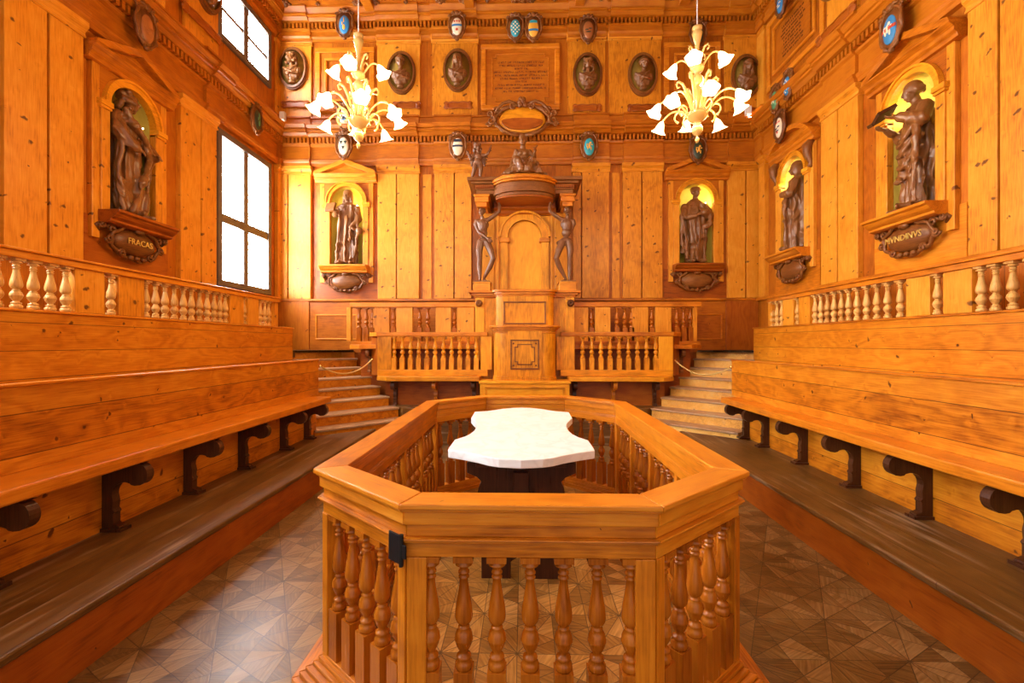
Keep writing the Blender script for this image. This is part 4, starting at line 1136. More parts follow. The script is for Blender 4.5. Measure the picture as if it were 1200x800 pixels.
# flayed men of the pulpit (built facing -y; feet at z=0)
def flayed(mirror, back):
    s = .0022
    m = -1 if mirror else 1
    def P(x, z, y=0): return Vector(((x-120)*s*m, y, (735-z)*s))
    mb = MB()
    A = P
    sh_r, sh_l = A(80,238), A(165,222)
    # torso
    mb.cap(A(122,300,0), A(122,262,0), .075, .088); mb.ell(A(122,265,0), (.100,.062,.095)); mb.ell(A(125,335,0), (.072,.052,.08)); mb.ell(A(128,395,.005), (.082,.062,.062))
    mb.chain([sh_r, A(122,238), sh_l], [.040,.045,.040]); mb.cap(A(122,240), A(118,205,-.01), .036, .032)
    # ribs and belly muscles
    yb = -.05 if not back else .05
    for k in range(5):
        for sx in (-1, 1): mb.cap(A(122+sx*6,262+k*13, yb*1.05), A(122+sx*30,254+k*14, yb*.65), .008, .007, 6)
    if back:
        mb.cap(A(122,235,.055), A(128,380,.052), .008, .009, 6)
        for sx in (-1, 1): mb.ell(A(122+sx*22,258,.045), (.032,.022,.042)); mb.ell(A(128+sx*17,405,.048), (.040,.036,.042))
    else:
        for sx in (-1, 1):
            mb.ell(A(122+sx*20,252,-.045), (.040,.022,.026))
            for k in range(3): mb.ell(A(125+sx*9,322+k*20,-.045), (.018,.012,.018))
    # legs
    mb.chain([A(108,405), A(98,475,-.02), A(102,548,-.015)], [.062,.056,.040]); mb.chain([A(102,548,-.015), A(98,600,.015), A(104,700,.0)], [.040,.046,.024])
    mb.chain([A(152,408), A(178,475,-.04), A(198,545,-.06)], [.062,.056,.040]); mb.chain([A(198,545,-.06), A(175,605,-.015), A(130,695,.02)], [.040,.044,.024])
    f = 1 if not back else -1
    mb.cap(A(104,712,.01*f), A(104,725,-.10*f), .026, .018); mb.cap(A(130,708,.03*f), A(150,725,-.06*f), .026, .018)
    # toes
    for k in range(4): mb.cap(A(96+k*5,727,-.10*f), A(95+k*6,729,-.125*f), .008, .007, 6)
    # arms
    mb.chain([sh_r, A(72,262,-.0), A(95,325,-.03*f)], [.040,.036,.027]); mb.chain([A(95,325,-.03*f), A(115,345,-.06*f), A(152,378,-.085*f)], [.027,.029,.018])
    hand(mb, A(152,378,-.085*f), Vector((.6*m,-.1*f,-.6)), Vector((0,-1*f,.1)), .95, .4, m)
    mb.chain([sh_l, A(200,200,-.02), A(240,165,-.03)], [.038,.035,.026]); mb.chain([A(240,165,-.03), A(242,130,-.02), A(238,92,0)], [.026,.028,.018])
    hand(mb, A(238,92,0), Vector((-.1*m,-.2,1)), Vector((0,-1*f,0)), .95, .3, -m)
    head(mb, A(118,160,-.012*f if not back else .0), .74, yaw=(-.3*m if not back else PI-.3))
    return mb
def place_flayed(mirror, back, x, label):
    t = thing('statue', label, 'statue', (x, 8.07, 2.67))
    mb = flayed(mirror, back); o = mb.build('figure', SKINLESS, t); bake(o, .0075, .4, 2); t.scale = (1.14, 1.15, 1)
    mb = MB(); mb.slab([(-.10,-.15),(.12,-.15),(.14,.08),(-.12,.08)], 0, .02); mb.build('foot_slab', STATUE, t, bevel=.004)
    return t
place_flayed(False, False, -.75+PX, 'flayed man statue facing forward with one arm raised, left of the pulpit back')
def flayed2():
    return None
place_flayed(True, True, .75+PX, 'flayed man statue seen from behind with one arm raised, right of the pulpit back')

# seated woman on the canopy
def place_woman():
    t = thing('statue', 'carved woman sitting in draped robe on top of the pulpit canopy', 'statue', (PX-.03, 7.86, 4.485))
    mb = MB()
    mb.ell((0,.05,.10), (.20,.16,.12)); mb.ell((0,.05,.28), (.095,.075,.14)); mb.ell((0,.03,.40), (.135,.080,.085)); mb.cap((0,.03,.46), (0,.01,.54), .052, .044)
    for sx in (-1, 1): mb.ell((sx*.045,-.035,.385), (.036,.03,.036))
    head(mb, (0,-.01,.605), .92, yaw=-.15, hair='bun')
    mb.cap((-.08,.02,.12), (-.10,-.24,.19), .085, .07); mb.cap((.08,.02,.12), (.17,-.20,.18), .085, .07)
    mb.cap((-.10,-.24,.19), (-.02,-.30,.02), .065, .045); mb.cap((.17,-.20,.18), (.10,-.30,.02), .06, .045)
    robe(mb, [(-.02,.03,-.06,.36,.24,1.0),(.05,.02,-.07,.30,.22,1.2),(.14,0.01,-.05,.22,.19,1.0),(.22,0,-.0,.15,.13,.7),(.29,0,.04,.10,.08,.3)], folds=9, amp=.11, tw=2)
    sash(mb, [(-.11,-.02,.30),(0,-.07,.27),(.12,-.02,.30)], .022)
    sash(mb, [(-.12,.0,.44),(-.14,.02,.30),(-.22,.0,.10),(-.24,-.04,.02)], .04)
    sash(mb, [(.22,-.15,.18),(.30,-.10,.08),(.38,-.06,.01)], .045)
    mb.chain([(-.115,.03,.43),(-.175,.02,.27),(-.21,-.06,.14)], [.042,.036,.024]); hand(mb, (-.21,-.06,.14), (-.1,-.6,-.5), (-.3,-.4,.8), .8, .5)
    mb.chain([(.115,.03,.43),(.20,-.01,.31),(.20,-.12,.36)], [.042,.036,.024]); hand(mb, (.20,-.12,.36), (.1,-.3,.8), (.5,-.8,0), .8, .9, -1)
    mb.cap((.19,-.15,.40), (.24,-.13,.47), .014, .014)
    o = mb.build('figure', STATUE, t); bake(o, .008, .5, 2); drape(o, .26, .020, ((-.21,-.1,.12),(.2,-.14,.38)), .7)
place_woman()
# putto
def place_putto():
    t = thing('statue', 'small winged putto standing on the left end of the pulpit canopy', 'statue', (-.82+PX, 7.93, 4.46)); t.scale = (1.12,)*3
    mb = MB()
    mb.ell((.01,0,.34), (.062,.052,.075)); mb.ell((0,-.01,.27), (.060,.056,.06)); mb.cap((.01,0,.40), (.0,-.01,.445), .028, .026)
    head(mb, (0,-.02,.495), .62, yaw=.3, hair='curls')
    mb.chain([(-.03,0,.25),(-.05,-.03,.15),(-.09,.0,.04)], [.045,.036,.022]); mb.cap((-.09,0,.02), (-.11,-.05,.015), .018, .014)
    mb.chain([(.04,0,.25),(.05,-.03,.15),(.04,.0,.03)], [.045,.036,.022]); mb.cap((.04,0,.02), (.04,-.05,.015), .018, .014)
    mb.chain([(-.055,0,.38),(-.10,-.02,.31),(-.13,-.05,.36)], [.028,.024,.018]); hand(mb, (-.13,-.05,.36), (-.3,-.3,.6), (0,-1,.2), .6, .4)
    mb.chain([(.07,0,.38),(.13,-.03,.36),(.18,-.05,.41)], [.028,.024,.018]); hand(mb, (.18,-.05,.41), (.3,-.2,.8), (0,-1,.2), .6, .6, -1)
    mb.cap((.17,-.07,.36), (.215,-.07,.50), .009, .012)
    for sx in (-1, 1):
        for k in range(5): mb.cap((sx*.04,.045,.38), (sx*(.155-.012*k),.07,.42-.045*k), .018, .014, 8)
    o = mb.build('figure', SKINLESS, t); bake(o, .0065, .5, 2)
place_putto()

# ================================================================= WALL ORNAMENTS
# oval medallions with busts
def bust_mesh(v):
    mb = MB()
    mb.ell((0,-.06,-.07), (.18,.085,.12)); mb.ell((0,-.05,-.15), (.14,.07,.09)); mb.ell((0,-.07,-.27), (.08,.05,.035)); mb.cap((0,-.07,-.20), (0,-.07,-.26), .05, .035)
    for sx in (-1, 1): mb.ell((sx*.13,-.06,-.06), (.06,.06,.075))
    sash(mb, [(-.15,-.10,.0),(-.05,-.15,-.08),(.06,-.15,-.12),(.14,-.10,-.10)], .03)
    sash(mb, [(.10,-.11,.03),(.02,-.15,-.05),(-.06,-.14,-.16)], .026)
    mb.cap((0,-.08,.02), (0,-.09,.10), .045, .042)
    head(mb, (0,-.11,.175), 1.02, yaw=(-.2,.25,0)[v], hair=('curls','cap','long')[v])
    if v == 1: mb.ell((0,-.09,.28), (.055,.055,.055))
    o = mb.build('bust', STATUE); bake(o, .010, .5, 1); drape(o, .0, .014)
    me = o.data; bpy.data.objects.remove(o); return me
BUSTS = [bust_mesh(i) for i in range(3)]
_med = None
def medallion(side, u, z, v, label, group='oval medallions with busts'):
    global _med
    t = thing('portrait_medallion', label, 'medallion', wpos(side, u, z, .045), wrot(side), group)
    if _med is None:
        mb = MB(); a, b = .235, .345
        P = [(math.cos(2*PI*i/40), math.sin(2*PI*i/40)) for i in range(40)]
        for (r0, r1, y0, y1) in ((1.0,1.13,-.07,0),(1.08,1.20,-.045,0)):
            for i in range(40):
                p, q = P[i], P[(i+1) % 40]
                mb.plate([(p[0]*a*r0,p[1]*b*r0),(q[0]*a*r0,q[1]*b*r0),(q[0]*a*r1,q[1]*b*r1),(p[0]*a*r1,p[1]*b*r1)], y0, y1)
        f = mb.build('oval_frame', wood('carved', 'z', 'y'), t)
        mb = MB(); mb.lathe([(1.0,.035),(.9,.020),(.6,.008),(.001,.004)], seg=40, M=Matrix.Diagonal((a,1,b,1)) @ Matrix.Rotation(PI/2, 4, 'X'))
        d = mb.build('dish', DISH, t, smooth=True); _med = (f, d)
    else:
        for q in _med: c = q.copy(); C.objects.link(c); c.parent = t
    o = bpy.data.objects.new('bust', BUSTS[v]); C.objects.link(o); o.parent = t; o.location = (0, 0, -.02)
    return t
zm = 6.86
medlab = ['pale weathered bust medallion in the far left of the top row, beside the window',
 'bust medallion second from left in the top row, just right of the left chandelier',
 'bust medallion directly left of the inscribed tablet',
 'bust medallion directly right of the inscribed tablet',
 'bust medallion just left of the right chandelier',
 'bust medallion at the right end of the back wall']
for i, (px, py, v) in enumerate(((344,81,0),(470.5,86,1),(536.5,83,2),(688.5,88,0),(753,88,1),(874,90,2))):
    p = PB(px, py, D-.05); medallion('back', p.x, p.z, v, medlab[i])
p = PS(980, 2, XR); medallion('right', p.y, 6.95, 0, 'bust medallion cut off by the top edge on the right wall')
p = PS(238, 0, XL); medallion('left', p.y, 6.95, 1, 'bust medallion cut off by the top edge on the left wall')
# carved name strips
_ns = None
def strip(side, u, z, label, wide=1):
    global _ns
    if _ns is None:
        mb = MB()
        mb.plate([(-.19,-.03),(-.15,-.052),(-.05,-.045),(.05,-.045),(.15,-.052),(.19,-.03),(.19,.03),(.15,.052),(.05,.045),(-.05,.045),(-.15,.052),(-.19,.03)], -.03, 0); mb.tube([(-.2,-.03,.05),(-.1,-.04,.062),(0,-.04,.05),(.1,-.04,.062),(.2,-.03,.05)], .012, 6); mb.tube([(-.2,-.03,-.05),(-.1,-.04,-.062),(0,-.04,-.05),(.1,-.04,-.062),(.2,-.03,-.05)], .012, 6)
        for sx in (-1, 1):
            for sz in (-1, 1):
                mb.tube([(sx*(.225+.045*(1-i/18)*math.cos(i*.6)), -.03, sz*(.03+.04*(1-i/18)*math.sin(i*.6))) for i in range(15)], .014, 6)
            mb.ell((sx*.22,-.02,0), (.05,.03,.06), seg=10, rings=6)
        o = mb.build('name_strip', wood('redpine', 'x', 'y')); _ns = o
    else: o = _ns.copy(); C.objects.link(o)
    o.location = wpos(side, u, z, .045); o.rotation_euler = (0, 0, wrot(side)); o.scale = (wide, 1, 1)
    tag(o, label, 'name plaque', 'carved strips under the medallions'); return o
for px, py, lb in ((347,123,'far left of the row, beside the window'),(477,124,'right of the left chandelier'),(537,124,'left of the tablet'),(688,127,'right of the tablet'),(752,127,'left of the right chandelier'),(874,131,'at the right end of the back wall'),(386,127,'behind the left chandelier')):
    p = PB(px, py, D-.05); strip('back', p.x, p.z, 'small carved scroll plaque %s' % lb)
p = PS(984, 30, XR); strip('right', p.y, p.z, 'long carved scroll plaque high on the right wall', 1.5)
p = PS(232, 28, XL); strip('left', p.y, p.z, 'long carved scroll plaque high on the left wall', 1.5)

# heraldic shields
CB = plain('shield_blue', (.03,.22,.50), .4); CW_ = plain('shield_cream', (.78,.68,.48), .45, noise=.06); CO = plain('shield_gold', (.80,.42,.05), .4, noise=.06)
CDK = plain('shield_navy', (.02,.035,.07), .4); CT = plain('shield_teal', (.02,.32,.42), .4); CG = plain('shield_green', (.10,.30,.14), .4); CR_ = plain('shield_red', (.60,.08,.03), .4); CWD = plain('shield_bare_wood', (.36,.12,.03), .4, noise=.2); CDG = plain('shield_dark_green', (.03,.045,.025), .4)
def shield_outline(w, h, n=28):
    P = []
    for i in range(n):
        a = 2*PI*i/n; x = math.sin(a); z = math.cos(a)
        if z > 0: z = z**.6 if z > 0 else z
        P.append((w*x*(1.0 if z > -.2 else (1+.15*(z+.2))), h*z))
    return P
_crest = None
def crest(side, u, z, field, charges, label, d=.10, s=1, group='carved coats of arms on the cornices'):
    global _crest
    t = thing('coat_of_arms', label, 'coat of arms', wpos(side, u, z, d), wrot(side), group)
    if _crest is None:
        mb = MB(); mb.plate(shield_outline(.135, .215), -.06, .0)
        mb.ell((0,-.03,.0), (.13,.045,.22), seg=18, rings=10)
        P = shield_outline(.150, .235, 36)+[shield_outline(.150, .235, 36)[0]]
        mb.tube([(x, -.05-.012*math.cos(i*1.5), z_) for i, (x, z_) in enumerate(P)], [.020+.007*math.cos(i*2.1) for i in range(len(P))], 7, cap=False)
        for sx in (-1, 1):
            mb.tube([(sx*(.13+.035*(1-i/18)*math.cos(i*.6)), -.05, .19+.035*(1-i/18)*math.sin(i*.6)) for i in range(15)], .014, 6)
            mb.tube([(sx*(.14+.025*(1-i/18)*math.cos(i*.6)), -.05, -.02+.03*(1-i/18)*math.sin(i*.6)) for i in range(13)], .012, 6)
            mb.tube([(sx*.03,-.06,.21),(sx*.07,-.07,.26),(sx*.11,-.05,.24)], [.02,.022,.012], 7)
        mb.ell((0,-.06,.245), (.055,.035,.045), seg=10, rings=7); mb.ell((0,-.05,-.245), (.04,.03,.03), seg=10, rings=7)
        f = mb.build('carved_surround', wood('carved', 'z', 'y'), t, smooth=True); _crest = f
    else:
        f = _crest.copy(); C.objects.link(f); f.parent = t
    mb = MB(); mb.ell((0,-.062,-.01), (.095,.030,.165), seg=22, rings=12); mb.build('shield_face', field, t, smooth=True)
    for kind, mat in charges:
        mb = MB()
        def blob(x, z_, r, rz_=None):   # raised charge following the domed face
            yy = -.062-.030*math.sqrt(max(0, 1-(x/.095)**2-((z_+.01)/.165)**2))
            mb.ell((x, yy, z_), (r, .008, rz_ or r), seg=10, rings=6)
        def bar(z_, h_, w_=.088):
            n = 8; pts = []
            w_ = .093*math.sqrt(max(0, 1-((z_+.01)/.165)**2))
            for i in range(n):
                x0, x1 = -w_+2*w_*i/n, -w_+2*w_*(i+1)/n; xm = (x0+x1)/2
                yy = -.062-.030*math.sqrt(max(0, 1-(xm/.095)**2-((z_+.01)/.165)**2))
                mb.box(x0, x1, yy-.005, yy+.012, z_-h_/2, z_+h_/2)
        if kind == 'band': bar(0, .035)
        elif kind == 'lowband': bar(-.055, .035)
        elif kind == 'topband': bar(.10, .05)
        elif kind == 'roses':
            for x in (-.045, 0, .045): blob(x, .075, .018)
            blob(0, -.08, .026)
        elif kind == 'lion':
            blob(0, 0, .020, .05); blob(.02, .055, .020); blob(-.03, -.04, .014, .03); blob(.03, -.05, .012, .035); blob(.045, .02, .020, .010); blob(-.035, .03, .022, .01); blob(-.045, .0, .010, .03)
        elif kind == 'triangles':
            for x, z_ in ((-.04,.05),(.04,.05),(0,-.05)):
                mb.plate([(x-.028,z_+.025),(x+.028,z_+.025),(x,z_-.035)], -.098, -.07)
        elif kind == 'tree': blob(0, .06, .012, .05); blob(0, -.07, .026, .05); blob(-.03, .0, .012, .03)
        elif kind == 'chequer':
            for i in range(-2, 3):
                for j in range(-4, 4):
                    if (i+j) % 2 == 0 and (i*.034/.09)**2+((j*.036+.018)/.15)**2 < .8: blob(i*.034, j*.036+.018, .016)
        elif kind == 'wave': blob(-.03, -.02, .035, .012); blob(.03, .0, .035, .012); blob(0, -.06, .05, .012)
        mb.build('painted_charge', mat, t)
    if s != 1: t.scale = (s, s, s)
    return t
def cb(px, py, *a, dd=.20, **k): p = PB(px, py, D-dd); crest('back', p.x, p.z, *a, d=dd, **k)
cb(405, 31, CB, [('tree', CO)], 'blue coat of arms with gold charge above the left chandelier', s=1.05)
cb(536, 33, CW_, [('band', CB), ('roses', CR_)], 'cream coat of arms with blue band and flowers, top row left of centre')
cb(604, 35, CT, [('chequer', CW_)], 'blue and white checked coat of arms, left of the touching pair at top centre')
cb(625, 35, CO, [('lowband', CB), ('topband', CT)], 'yellow coat of arms with blue bands, right of the touching pair at top centre')
cb(689, 37, CWD, [('wave', CDG)], 'bare wooden coat of arms on the top cornice right of the tablet')
cb(817, 42, CDG, [('tree', CO)], 'dark coat of arms behind the stem of the right chandelier', dd=.12)
cb(404, 172, CW_, [('triangles', CDG)], 'cream coat of arms with three dark triangles, above the left back niche')
cb(537, 173, CW_, [('band', CDK), ('topband', CDK)], 'white coat of arms with dark bands, above the putto')
cb(690, 173, CT, [('lion', CO)], 'teal coat of arms with golden lion, right of the seated woman')
cb(817, 177, CDG, [('lion', CO)], 'dark green coat of arms with gold figure, above the right back niche')
cb(405, 139, CW_, [('wave', CB), ('lion', CDK)], 'white and blue coat of arms hidden behind the left chandelier')
def cs(side, px, py, *a, **k):
    X_ = XL+.18 if side == 'left' else XR-.18
    p = PS(px, py, X_); crest(side, p.y, p.z, *a, d=.18, **k)
cs('left', 167, 33, CWD, [('wave', CWD)], 'bare wooden coat of arms above the pediment on the left wall')
cs('left', 298, 140, CDG, [('tree', CG)], 'dark green coat of arms between the two left windows')
cs('right', 1049, 34, CB, [('lion', CW_), ('band', CR_)], 'blue coat of arms with white lion and red band, near right cornice', s=1.0)
cs('right', 917, 149, CW_, [('wave', CDK), ('roses', CR_)], 'cream coat of arms on the right cornice above the curved pediment')
cs('right', 911, 117, CG, [('lion', CW_)], 'green coat of arms, left of the pair on the right wall ledge', s=.9)
cs('right', 926, 100, CB, [('chequer', CW_)], 'blue and white coat of arms, right of the pair on the right wall ledge', s=.9)
cs('right', 918, 4, CB, [('wave', CW_)], 'blue coat of arms at the top edge in the right corner', s=.9)

# inscribed tablet
t = thing('inscribed_tablet', 'large framed wooden tablet with carved inscription above the pulpit', 'tablet', (BX(610.5), D, 0))
x0, x1 = BX(564)-BX(610.5), BX(656)-BX(610.5); z0, z1 = BZ(610,131), BZ(610,54)
mb = MB(); frame_local(mb, x0, x1, z0, z1, .10, -.09, 0); mb.build('outer_frame', wood('rail', 'x', 'y'), t, bevel=.02)
mb = MB(); mb.box(x0+.10, x1-.10, -.04, 0, z0+.10, z1-.10); mb.build('board', wood('panel', 'x', 'y'), t)
mb = MB(); notched(mb, x0+.22, x1-.22, z0+.18, z1-.18, .07, .022, -.058, -.04); mb.build('inner_moulding', wood('rail', 'x', 'y'), t, bevel=.005)
mb = MB(); rr = random.Random(5); zt = z1-.34
for i, w in enumerate((.44,.42,.12,.52,.50,.40,.10,.44,.50,.34)):
    x = -w; z = zt-i*.062
    while x < w:
        L_ = rr.choice((3,5,6,8)); 
        for q in range(L_):
            if x > w: break
            k = rr.randint(0, 3)
            mb.box(x, x+.006, -.046, -.04, z-.017, z+.017)
            if k: mb.box(x+.006, x+.018, -.046, -.04, z+(.011 if k == 1 else -.017 if k == 2 else -.003), z+(.017 if k == 1 else -.011 if k == 2 else .003))
            if k == 3: mb.box(x+.016, x+.021, -.046, -.04, z-.017, z+.017)
            x += .027
        x += .022
mb.build('inscription', INK, t)
# small tablet lines on the right wall panel
t = thing('inscribed_tablet', 'framed tablet with faint inscription high on the right wall near the corner', 'tablet', wpos('right', 7.62, 0), wrot('right'))
mb = MB(); mb.box(-.45, .45, -.03, 0, 6.42, 7.12); mb.build('board', wood('panel', 'x', 'y'), t, bevel=.01)
mb = MB()
for i in range(9):
    w = rr.uniform(.22,.34); x = -w; z = 7.0-i*.062
    while x < w:
        mb.box(x, x+.006, -.036, -.03, z-.016, z+.016); mb.box(x+.006, x+.018, -.036, -.03, z-.003, z+.003); x += rr.choice((.027,.027,.045))
mb.build('inscription', INK, t)

# great scrolled cartouche over the seated woman
pc = PB(612, 141, D-.3)
t = thing('cartouche', 'large carved scroll-framed cartouche on the back cornice above the seated woman', 'cartouche', (pc.x, D-.31, pc.z))
mb = MB(); mb.ell((0,.0,0), (.43,.05,.24), seg=32, rings=14); mb.build('oval_field', wood('gold', 'x', 'y'), t, smooth=True)
mb = MB()
P = [((.50+.015*math.cos(6*a))*math.cos(a), -.02, -.0+(.275+.012*math.cos(8*a))*math.sin(a)) for a in [2*PI*i/64 for i in range(65)]]
mb.tube(P, [.035+.010*math.cos(i*.8) for i in range(65)], 8, cap=False)
def spiral(x, z, r, t0, tt, th=.02, sx=1, y=-.04):
    mb.tube([(x+sx*r*(1-i/26)*math.cos(t0+i*.45*tt), y, z+r*(1-i/26)*math.sin(t0+i*.45*tt)) for i in range(22)], [th*(1-.5*i/22) for i in range(22)], 7)
for sx in (-1, 1):
    spiral(sx*.57, -.02, .085, 1.5, 1, .026, sx); spiral(sx*.60, .10, .06, 4, -1, .022, sx); spiral(sx*.47, .17, .06, 0, 1, .02, sx); spiral(sx*.17, .24, .07, 3, -1, .024, sx); spiral(sx*.62,-.10,.05,0,1,.02,sx)
    mb.tube([(sx*.12,-.05,.27),(sx*.24,-.05,.33),(sx*.36,-.05,.29),(sx*.46,-.04,.20),(sx*.52,-.03,.10)], [.03,.032,.03,.028,.02], 8)
    mb.tube([(sx*.05,-.04,-.30),(sx*.20,-.05,-.29),(sx*.36,-.05,-.20),(sx*.50,-.04,-.10)], [.03,.028,.026,.03], 8)
for k in range(9): mb.ell((.07*math.cos(k*.7)*(.4+k*.07), -.06, .30+.06*math.sin(k*1.3)), (.045,.035,.045), seg=8, rings=6)
mb.ell((0,-.04,-.31), (.07,.04,.04), seg=10, rings=7)
mb.build('scroll_frame', wood('carved', 'x', 'y'), t, smooth=True)
mb = MB(); mb.plate(arc(0,-.04,.38,PI,2*PI,18,.16)+arc(0,-.04,.38,0,PI,18,.055)[1:-1], -.064, -.02); mb.build('inscribed_band', wood('redpine', 'x', 'y'), t)

# ceiling rosettes
_ro = None
def rosette(x, y, z, s, label):
    global _ro
    if _ro is None:
        mb = MB(); mb.lathe([(.055,0),(.06,-.02),(.045,-.035),(.03,-.03),(.022,-.05),(.001,-.06)], seg=16)
        for k in range(7): mb.ell((.052*math.cos(2*PI*k/7), .052*math.sin(2*PI*k/7), -.018), (.024,.024,.02), seg=8, rings=6)
        o = mb.build('ceiling_rosette', wood('carved', 'x', 'z'), smooth=True); _ro = o
    else: o = _ro.copy(); C.objects.link(o)
    o.location = (x, y, z); o.scale = (s, s, 1); tag(o, label, 'rosette', 'carved rosettes along the ceiling edge'); return o
zc = ZC
for px, py, s, n, lb in ((421,9,1,1,'left of a cluster of three above the left chandelier'),(432,9,1.1,1,'middle of a cluster of three above the left chandelier'),(443,9,1,1,'right of a cluster of three above the left chandelier'),(518,9,1.2,1,'above the second left medallion, left of a near pair'),(545,10,1.3,1,'above the cream shield, right of a near pair'),(478,9,.5,1,'tiny, between the left cluster and the pair'),
    (604,11,1,1,'left of the three above the tablet'),(613,11,1.1,1,'middle of the three above the tablet'),(622,11,1,1,'right of the three above the tablet'),(676,12,1.2,1,'left of the pair right of the tablet'),(701,13,1.2,1,'right of the pair right of the tablet'),(780,15,1,1,'left of three above the right chandelier'),(789,15,1.1,1,'middle of three above the right chandelier'),(798,16,1,1,'right of three above the right chandelier'),(878,17,1.3,1,'in the right corner'),(337,7,1.3,1,'in the left corner'),(649,11,.5,1,'tiny, just right of the centre three'),(741,14,.5,1,'tiny, right of the right pair'),(841,16,.5,1,'tiny, near the right corner'),(375,8,.5,1,'tiny, near the left corner'),(572,10,.5,1,'tiny, just left of the centre three')):
    d_ = ray(px, py); tt = (ZC-EYE)/d_.z
    rosette(d_.x*tt, min(d_.y*tt, 8.47), ZC, s*1.1, 'carved ceiling rosette, '+lb)

# ================================================================= CENTRAL OCTAGONAL BALUSTRADE
OC = .028
V = [(-.49,1.683),(.49,1.683),(1.035,2.155),(1.035,4.72),(.49,5.25),(-.49,5.25),(-1.035,4.72),(-1.035,2.155)]
t = thing('octagonal_balustrade', 'octagonal wooden balustrade of turned balusters enclosing the marble table', 'balustrade', (OC, 0, 0))
cen = Vector((0, 3.45))
def inset(P, d):
    """offset polygon inwards (d>0) / outwards"""
    out = []; n = len(P)
    for i in range(n):
        p0, p1, p2 = Vector(P[i-1]), Vector(P[i]), Vector(P[(i+1) % n])
        e1 = (p1-p0).normalized(); e2 = (p2-p1).normalized()
        n1 = Vector((-e1.y, e1.x)); n2 = Vector((-e2.y, e2.x))
        k = (n1+n2)/(1+n1.dot(n2)); out.append(p1+k*d)
    return out
ZT = 1.0
BAL_O = baluster_mesh(.455, .0345, .235, .036, .05, 18); BAL_O.materials.append(wood('turned', 'z', 'y'))
o_out = V
def side_piece(i, name, layers, mat):
    """mitred bar: layers (d_out, d_in, z0, z1) measured inwards from the rail's outer edge"""
    a, b = Vector(V[i]), Vector(V[(i+1) % 8]); e = (b-a).normalized(); ang = math.atan2(e.y, e.x); mid = (a+b)/2
    Rm = Matrix.Rotation(-ang, 2)
    mb = MB()
    for d0, d1, z0, z1 in layers:
        O = inset(V, d0); I = inset(V, d1)
        q = [O[i], O[(i+1) % 8], I[(i+1) % 8], I[i]]
        q = [Rm @ (Vector(p)-mid) for p in q]
        g_ = .0006
        mb.slab([(q[0].x+g_, q[0].y), (q[1].x-g_, q[1].y), (q[2].x-g_, q[2].y), (q[3].x+g_, q[3].y)], z0, z1)
    return mb.build(name, mat, t, bevel=.005, loc=(mid.x, mid.y, 0), rot=(0, 0, ang))
RAILT = wood('rail', 'x', 'z'); RAILF = wood('rail', 'x', 'y')
names = ['front','front right','right','back right','back','back left','left','front left']
for i in range(8):
    side_piece(i, 'top_rail', [(0,.145,ZT-.022,ZT),(.012,.14,ZT-.034,ZT-.022),(.026,.13,ZT-.088,ZT-.034)], RAILT)
    side_piece(i, 'frieze_rail', [(.044,.12,ZT-.138,ZT-.088),(.018,.12,ZT-.146,ZT-.138),(.028,.12,ZT-.158,ZT-.146),(.042,.12,ZT-.215,ZT-.158)], RAILF)
    side_piece(i, 'bottom_rail', [(.038,.12,.075,.115)], RAILF)
    side_piece(i, 'base_moulding', [(-.085,.14,.0,.025),(-.055,.14,.025,.045),(-.03,.13,.045,.062),(.0,.13,.062,.078),(.022,.125,.078,.098)], wood('rail', 'x', 'z'))
    a, b = Vector(V[i]), Vector(V[(i+1) % 8]); e = (b-a).normalized(); L_ = (b-a).length; nrm = Vector((-e.y, e.x)); ang = math.atan2(e.y, e.x)
    cl = lambda s_: a+e*s_+nrm*.078
    zb, ztb = .115, ZT-.215
    pw = .062 if i % 2 == 0 else .036
    cut = .078*math.tan(R(45)/2)
    # corner half-posts
    for s0, s1 in ((cut*.6, cut+pw), (L_-cut-pw, L_-cut*.6)):
        m_ = cl((s0+s1)/2); h_ = (s1-s0)/2
        mb = MB(); mb.box(-h_, h_, -.04, .04, 0, ztb-zb); mb.build('corner_post', wood('rail', 'z', 'y'), t, loc=(m_.x, m_.y, zb), rot=(0, 0, ang), bevel=.003)
    s0, s1 = cut+pw, L_-cut-pw
    if L_ > 2: 
        nseg = 4; seg = (s1-s0)/nseg; segs = [(s0+k*seg, s0+(k+1)*seg) for k in range(nseg)]
        for k in range(1, nseg):
            m_ = cl(s0+k*seg); mb = MB(); mb.box(-.025, .025, -.04, .04, 0, ztb-zb); mb.build('post', wood('rail', 'z', 'y'), t, loc=(m_.x, m_.y, zb), rot=(0, 0, ang), bevel=.003)
        per = 4
    else: segs = [(s0, s1)]; per = 7 if i in (0, 4) else 5
    for (p, q) in segs:
        if i == 0: pos = [-.353+k*.1283 for k in range(7)]; pos = [L_/2+x-.02+.0 for x in pos]; pos = [L_/2+(k-3)*.1285 for k in range(7)]
        elif L_ > 2: pos = [p+.08+(q-p-.16)*k/(per-1) for k in range(per)]
        else: pos = [p+.045+(q-p-.09)*k/(per-1) for k in range(per)]
        for s_ in pos:
            m_ = cl(s_); put_baluster(BAL_O, t, (m_.x, m_.y, zb), ang)
# fix baluster height to the rail
for ch in t.children:
    if ch.name.startswith('baluster'): ch.scale = (1, 1, (ZT-.215-.115)/.69)
# iron hinge at the front left corner
c0 = Vector(V[0])
mb = MB(); mb.box(-.075, .0, -.004, .004, .0, .11); mb.box(-.0, .035, -.004, .004, .03, .08)
o = mb.build('corner_bracket', IRON, t, loc=(c0.x+.0, c0.y+.022, ZT-.215-.02), rot=(0, 0, math.atan2(V[0][1]-V[7][1], V[0][0]-V[7][0])), bevel=.002); o['label'] = 'black iron corner strap'
mb = MB(); mb.lathe([(.009,0),(.009,.12)], seg=10); mb.build('hinge_pin', IRON, t, loc=(c0.x+.004, c0.y+.018, ZT-.24))

